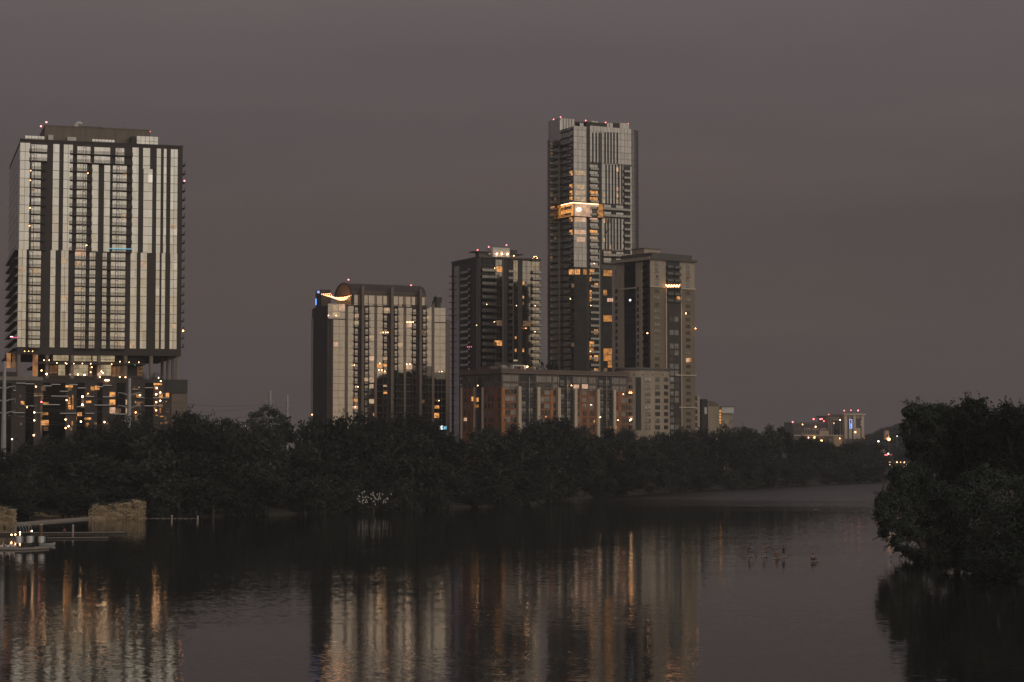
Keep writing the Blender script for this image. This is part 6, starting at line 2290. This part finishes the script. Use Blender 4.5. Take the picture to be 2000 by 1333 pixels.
TOP = lambda mat, nm='shirt': (nm, mat, [(('waist', 'chest', 'neck0'), [.15, .2, .075]), (('chest', 'shl', 'ell'), [.09, .078, .056]), (('chest', 'shr', 'elr'), [.09, .078, .056])])
VEST = lambda mat: ('top', mat, [(('waist', 'chest', 'neck0'), [.148, .19, .07])])
SHORTS = lambda mat: ('shorts', mat, [(('waist', 'pelvis'), [.14, .17]), (('hipl', 'kneel'), [.115, .085]), (('hipr', 'kneer'), [.115, .085])])


def board(px, py, rz, label, L=3.2, mat='weathered deck'):
    P = on_water(px, py)
    root = empty('paddle_board', (P.x, P.y, 0), rz, label, 'paddle board', 'paddle boards on the lake')
    vs, n = [], 12
    for i in range(n + 1):
        t_ = i / n
        xx = (t_ - .5) * L
        w = .40 * (math.sin(math.pi * min(1, max(0, t_))) ** .45) + .005
        lift = .10 * max(0, t_ - .8) / .2
        for y, z in ((-w, .06), (-w * .8, -.02), (w * .8, -.02), (w, .06), (w * .7, .12), (-w * .7, .12)):
            vs.append((xx, y, z + lift + .03))
    fs = [(i * 6 + k, i * 6 + (k + 1) % 6, i * 6 + 6 + (k + 1) % 6, i * 6 + 6 + k) for i in range(n) for k in range(6)]
    fs += [(5, 4, 3, 2, 1, 0), tuple(n * 6 + k for k in range(6))]
    g = MB()
    g.add(vs, fs, mat)
    g.build('deck', root)
    MB().box(-.9, .5, -.26, .26, .152, .17, 'teal').build('pad', root)
    return P


def paddle(P, a, b_, label):
    d = (b_ - a)
    root = empty('paddle', P, 0, label, 'paddle', 'paddles')
    MB().tube([a, b_], .022, 'charcoal', 6).build('shaft', root)
    m_ = MB()
    e = b_ + d.normalized() * .45
    s_ = d.normalized().orthogonal() * .1
    m_.add([tuple(b_ - s_ * .4), tuple(b_ + s_ * .4), tuple(e + s_), tuple(e - s_)] + [tuple(v + Vector((0, .02, 0))) for v in (b_ - s_ * .4, b_ + s_ * .4, e + s_, e - s_)],
           [(0, 1, 2, 3), (7, 6, 5, 4), (0, 4, 5, 1), (1, 5, 6, 2), (2, 6, 7, 3), (3, 7, 4, 0)], 'charcoal')
    m_.build('blade', root)
    MB().tube([a + Vector((0, -.06, 0)), a + Vector((0, .06, 0))], .025, 'charcoal', 6).build('handle', root)


P = board(1465, 1088.5, 1.1, 'paddle board under the leftmost paddler of the group', 2.6)
J, E_ = skeleton('lean')
person((P.x - .2, P.y, .17), 0, J, E_, 'leftmost paddler, dark top and shorts, leaning forward with a paddle to the right', [TOP('olive cloth'), SHORTS('olive cloth')])
paddle((P.x - .2, P.y, .17), Vector((.45, .1, 1.15)), Vector((1.05, -.1, .25)), 'dark paddle held out to the right by the leftmost paddler')
P = board(1492, 1089, 1.2, 'paddle board under the standing paddler in a coral top', 3.0)
J, E_ = skeleton('stand')
person((P.x, P.y, .17), -1.3, J, E_, 'upright paddler with coral top and tan shorts, second from the left', [VEST('coral cloth'), SHORTS('tan concrete')])
paddle((P.x, P.y, .17), Vector((.3, -.25, 1.5)), Vector((.42, -.5, .15)), 'paddle held upright by the paddler in the coral top')
P = board(1518, 1092, .85, 'long paddle board carrying the kneeling paddler', 3.4)
J, E_ = skeleton('kneel')
person((P.x - .05, P.y, .17), -.9, J, E_, 'kneeling paddler with bare shoulders and brown swimwear in the middle of the group', [VEST('orange brick'), SHORTS('coral cloth')], sc=1.16)
P = board(1531, 1089.5, 1.25, 'paddle board under the standing paddler in dark navy', 2.8)
J, E_ = skeleton('stand')
person((P.x - .05, P.y, .17), -1.8, J, E_, 'standing paddler in dark navy clothes at the right of the group of four', [TOP('navy cloth'), SHORTS('navy cloth')])
P = board(1591, 1098, .95, 'board under the lone seated paddler in pink', 2.9)
J, E_ = skeleton('sit')
person((P.x - .3, P.y, .17), .35, J, E_, 'lone paddler in a pale pink shirt sitting low, right of the others', [TOP('pink cloth'), SHORTS('charcoal')], sc=1.22)
paddle((P.x - .3, P.y, .17), Vector((.3, -.5, .55)), Vector((.75, .7, .3)), 'paddle across the lap of the lone seated paddler')
# people on the dock
P = at(9, 1047, on_water(9, 1048).y + 1.5)
J, E_ = skeleton('stand')
person((P.x, P.y, .62), 1.2, J, E_, 'person in dark clothes standing on the dock at the left edge', [TOP('navy cloth'), SHORTS('charcoal')], 'people on the dock')
P = at(126, 1046, on_water(126, 1046).y + .6)
J, E_ = skeleton('sit')
person((P.x, P.y, .46), -1.3, J, E_, 'person in maroon sitting on the long dock by the thin pale pile', [TOP('maroon'), SHORTS('charcoal')], 'people on the dock')

# ================================================================== HAZE ADDED TO LIFT THE DARK TONES
hz_m = bpy.data.materials.new('added_haze')
hz_m.use_nodes = True
t = hz_m.node_tree
t.nodes.clear()
pv_ = nd(t, 'ShaderNodeVolumePrincipled')
pv_.inputs['Color'].default_value = (.92, .93, .96, 1)
pv_.inputs['Density'].default_value = .00011
pv_.inputs['Anisotropy'].default_value = 0
ov_ = nd(t, 'ShaderNodeOutputMaterial')
t.links.new(pv_.outputs[0], ov_.inputs['Volume'])
MATS['added_haze'] = hz_m
tag(MB().box(-2500, 2500, -450, 3100, -3, 200, 'added_haze').build('added_haze'), 'thin haze volume added to lift the dark tones over the whole river', 'added_haze', kind='stuff')
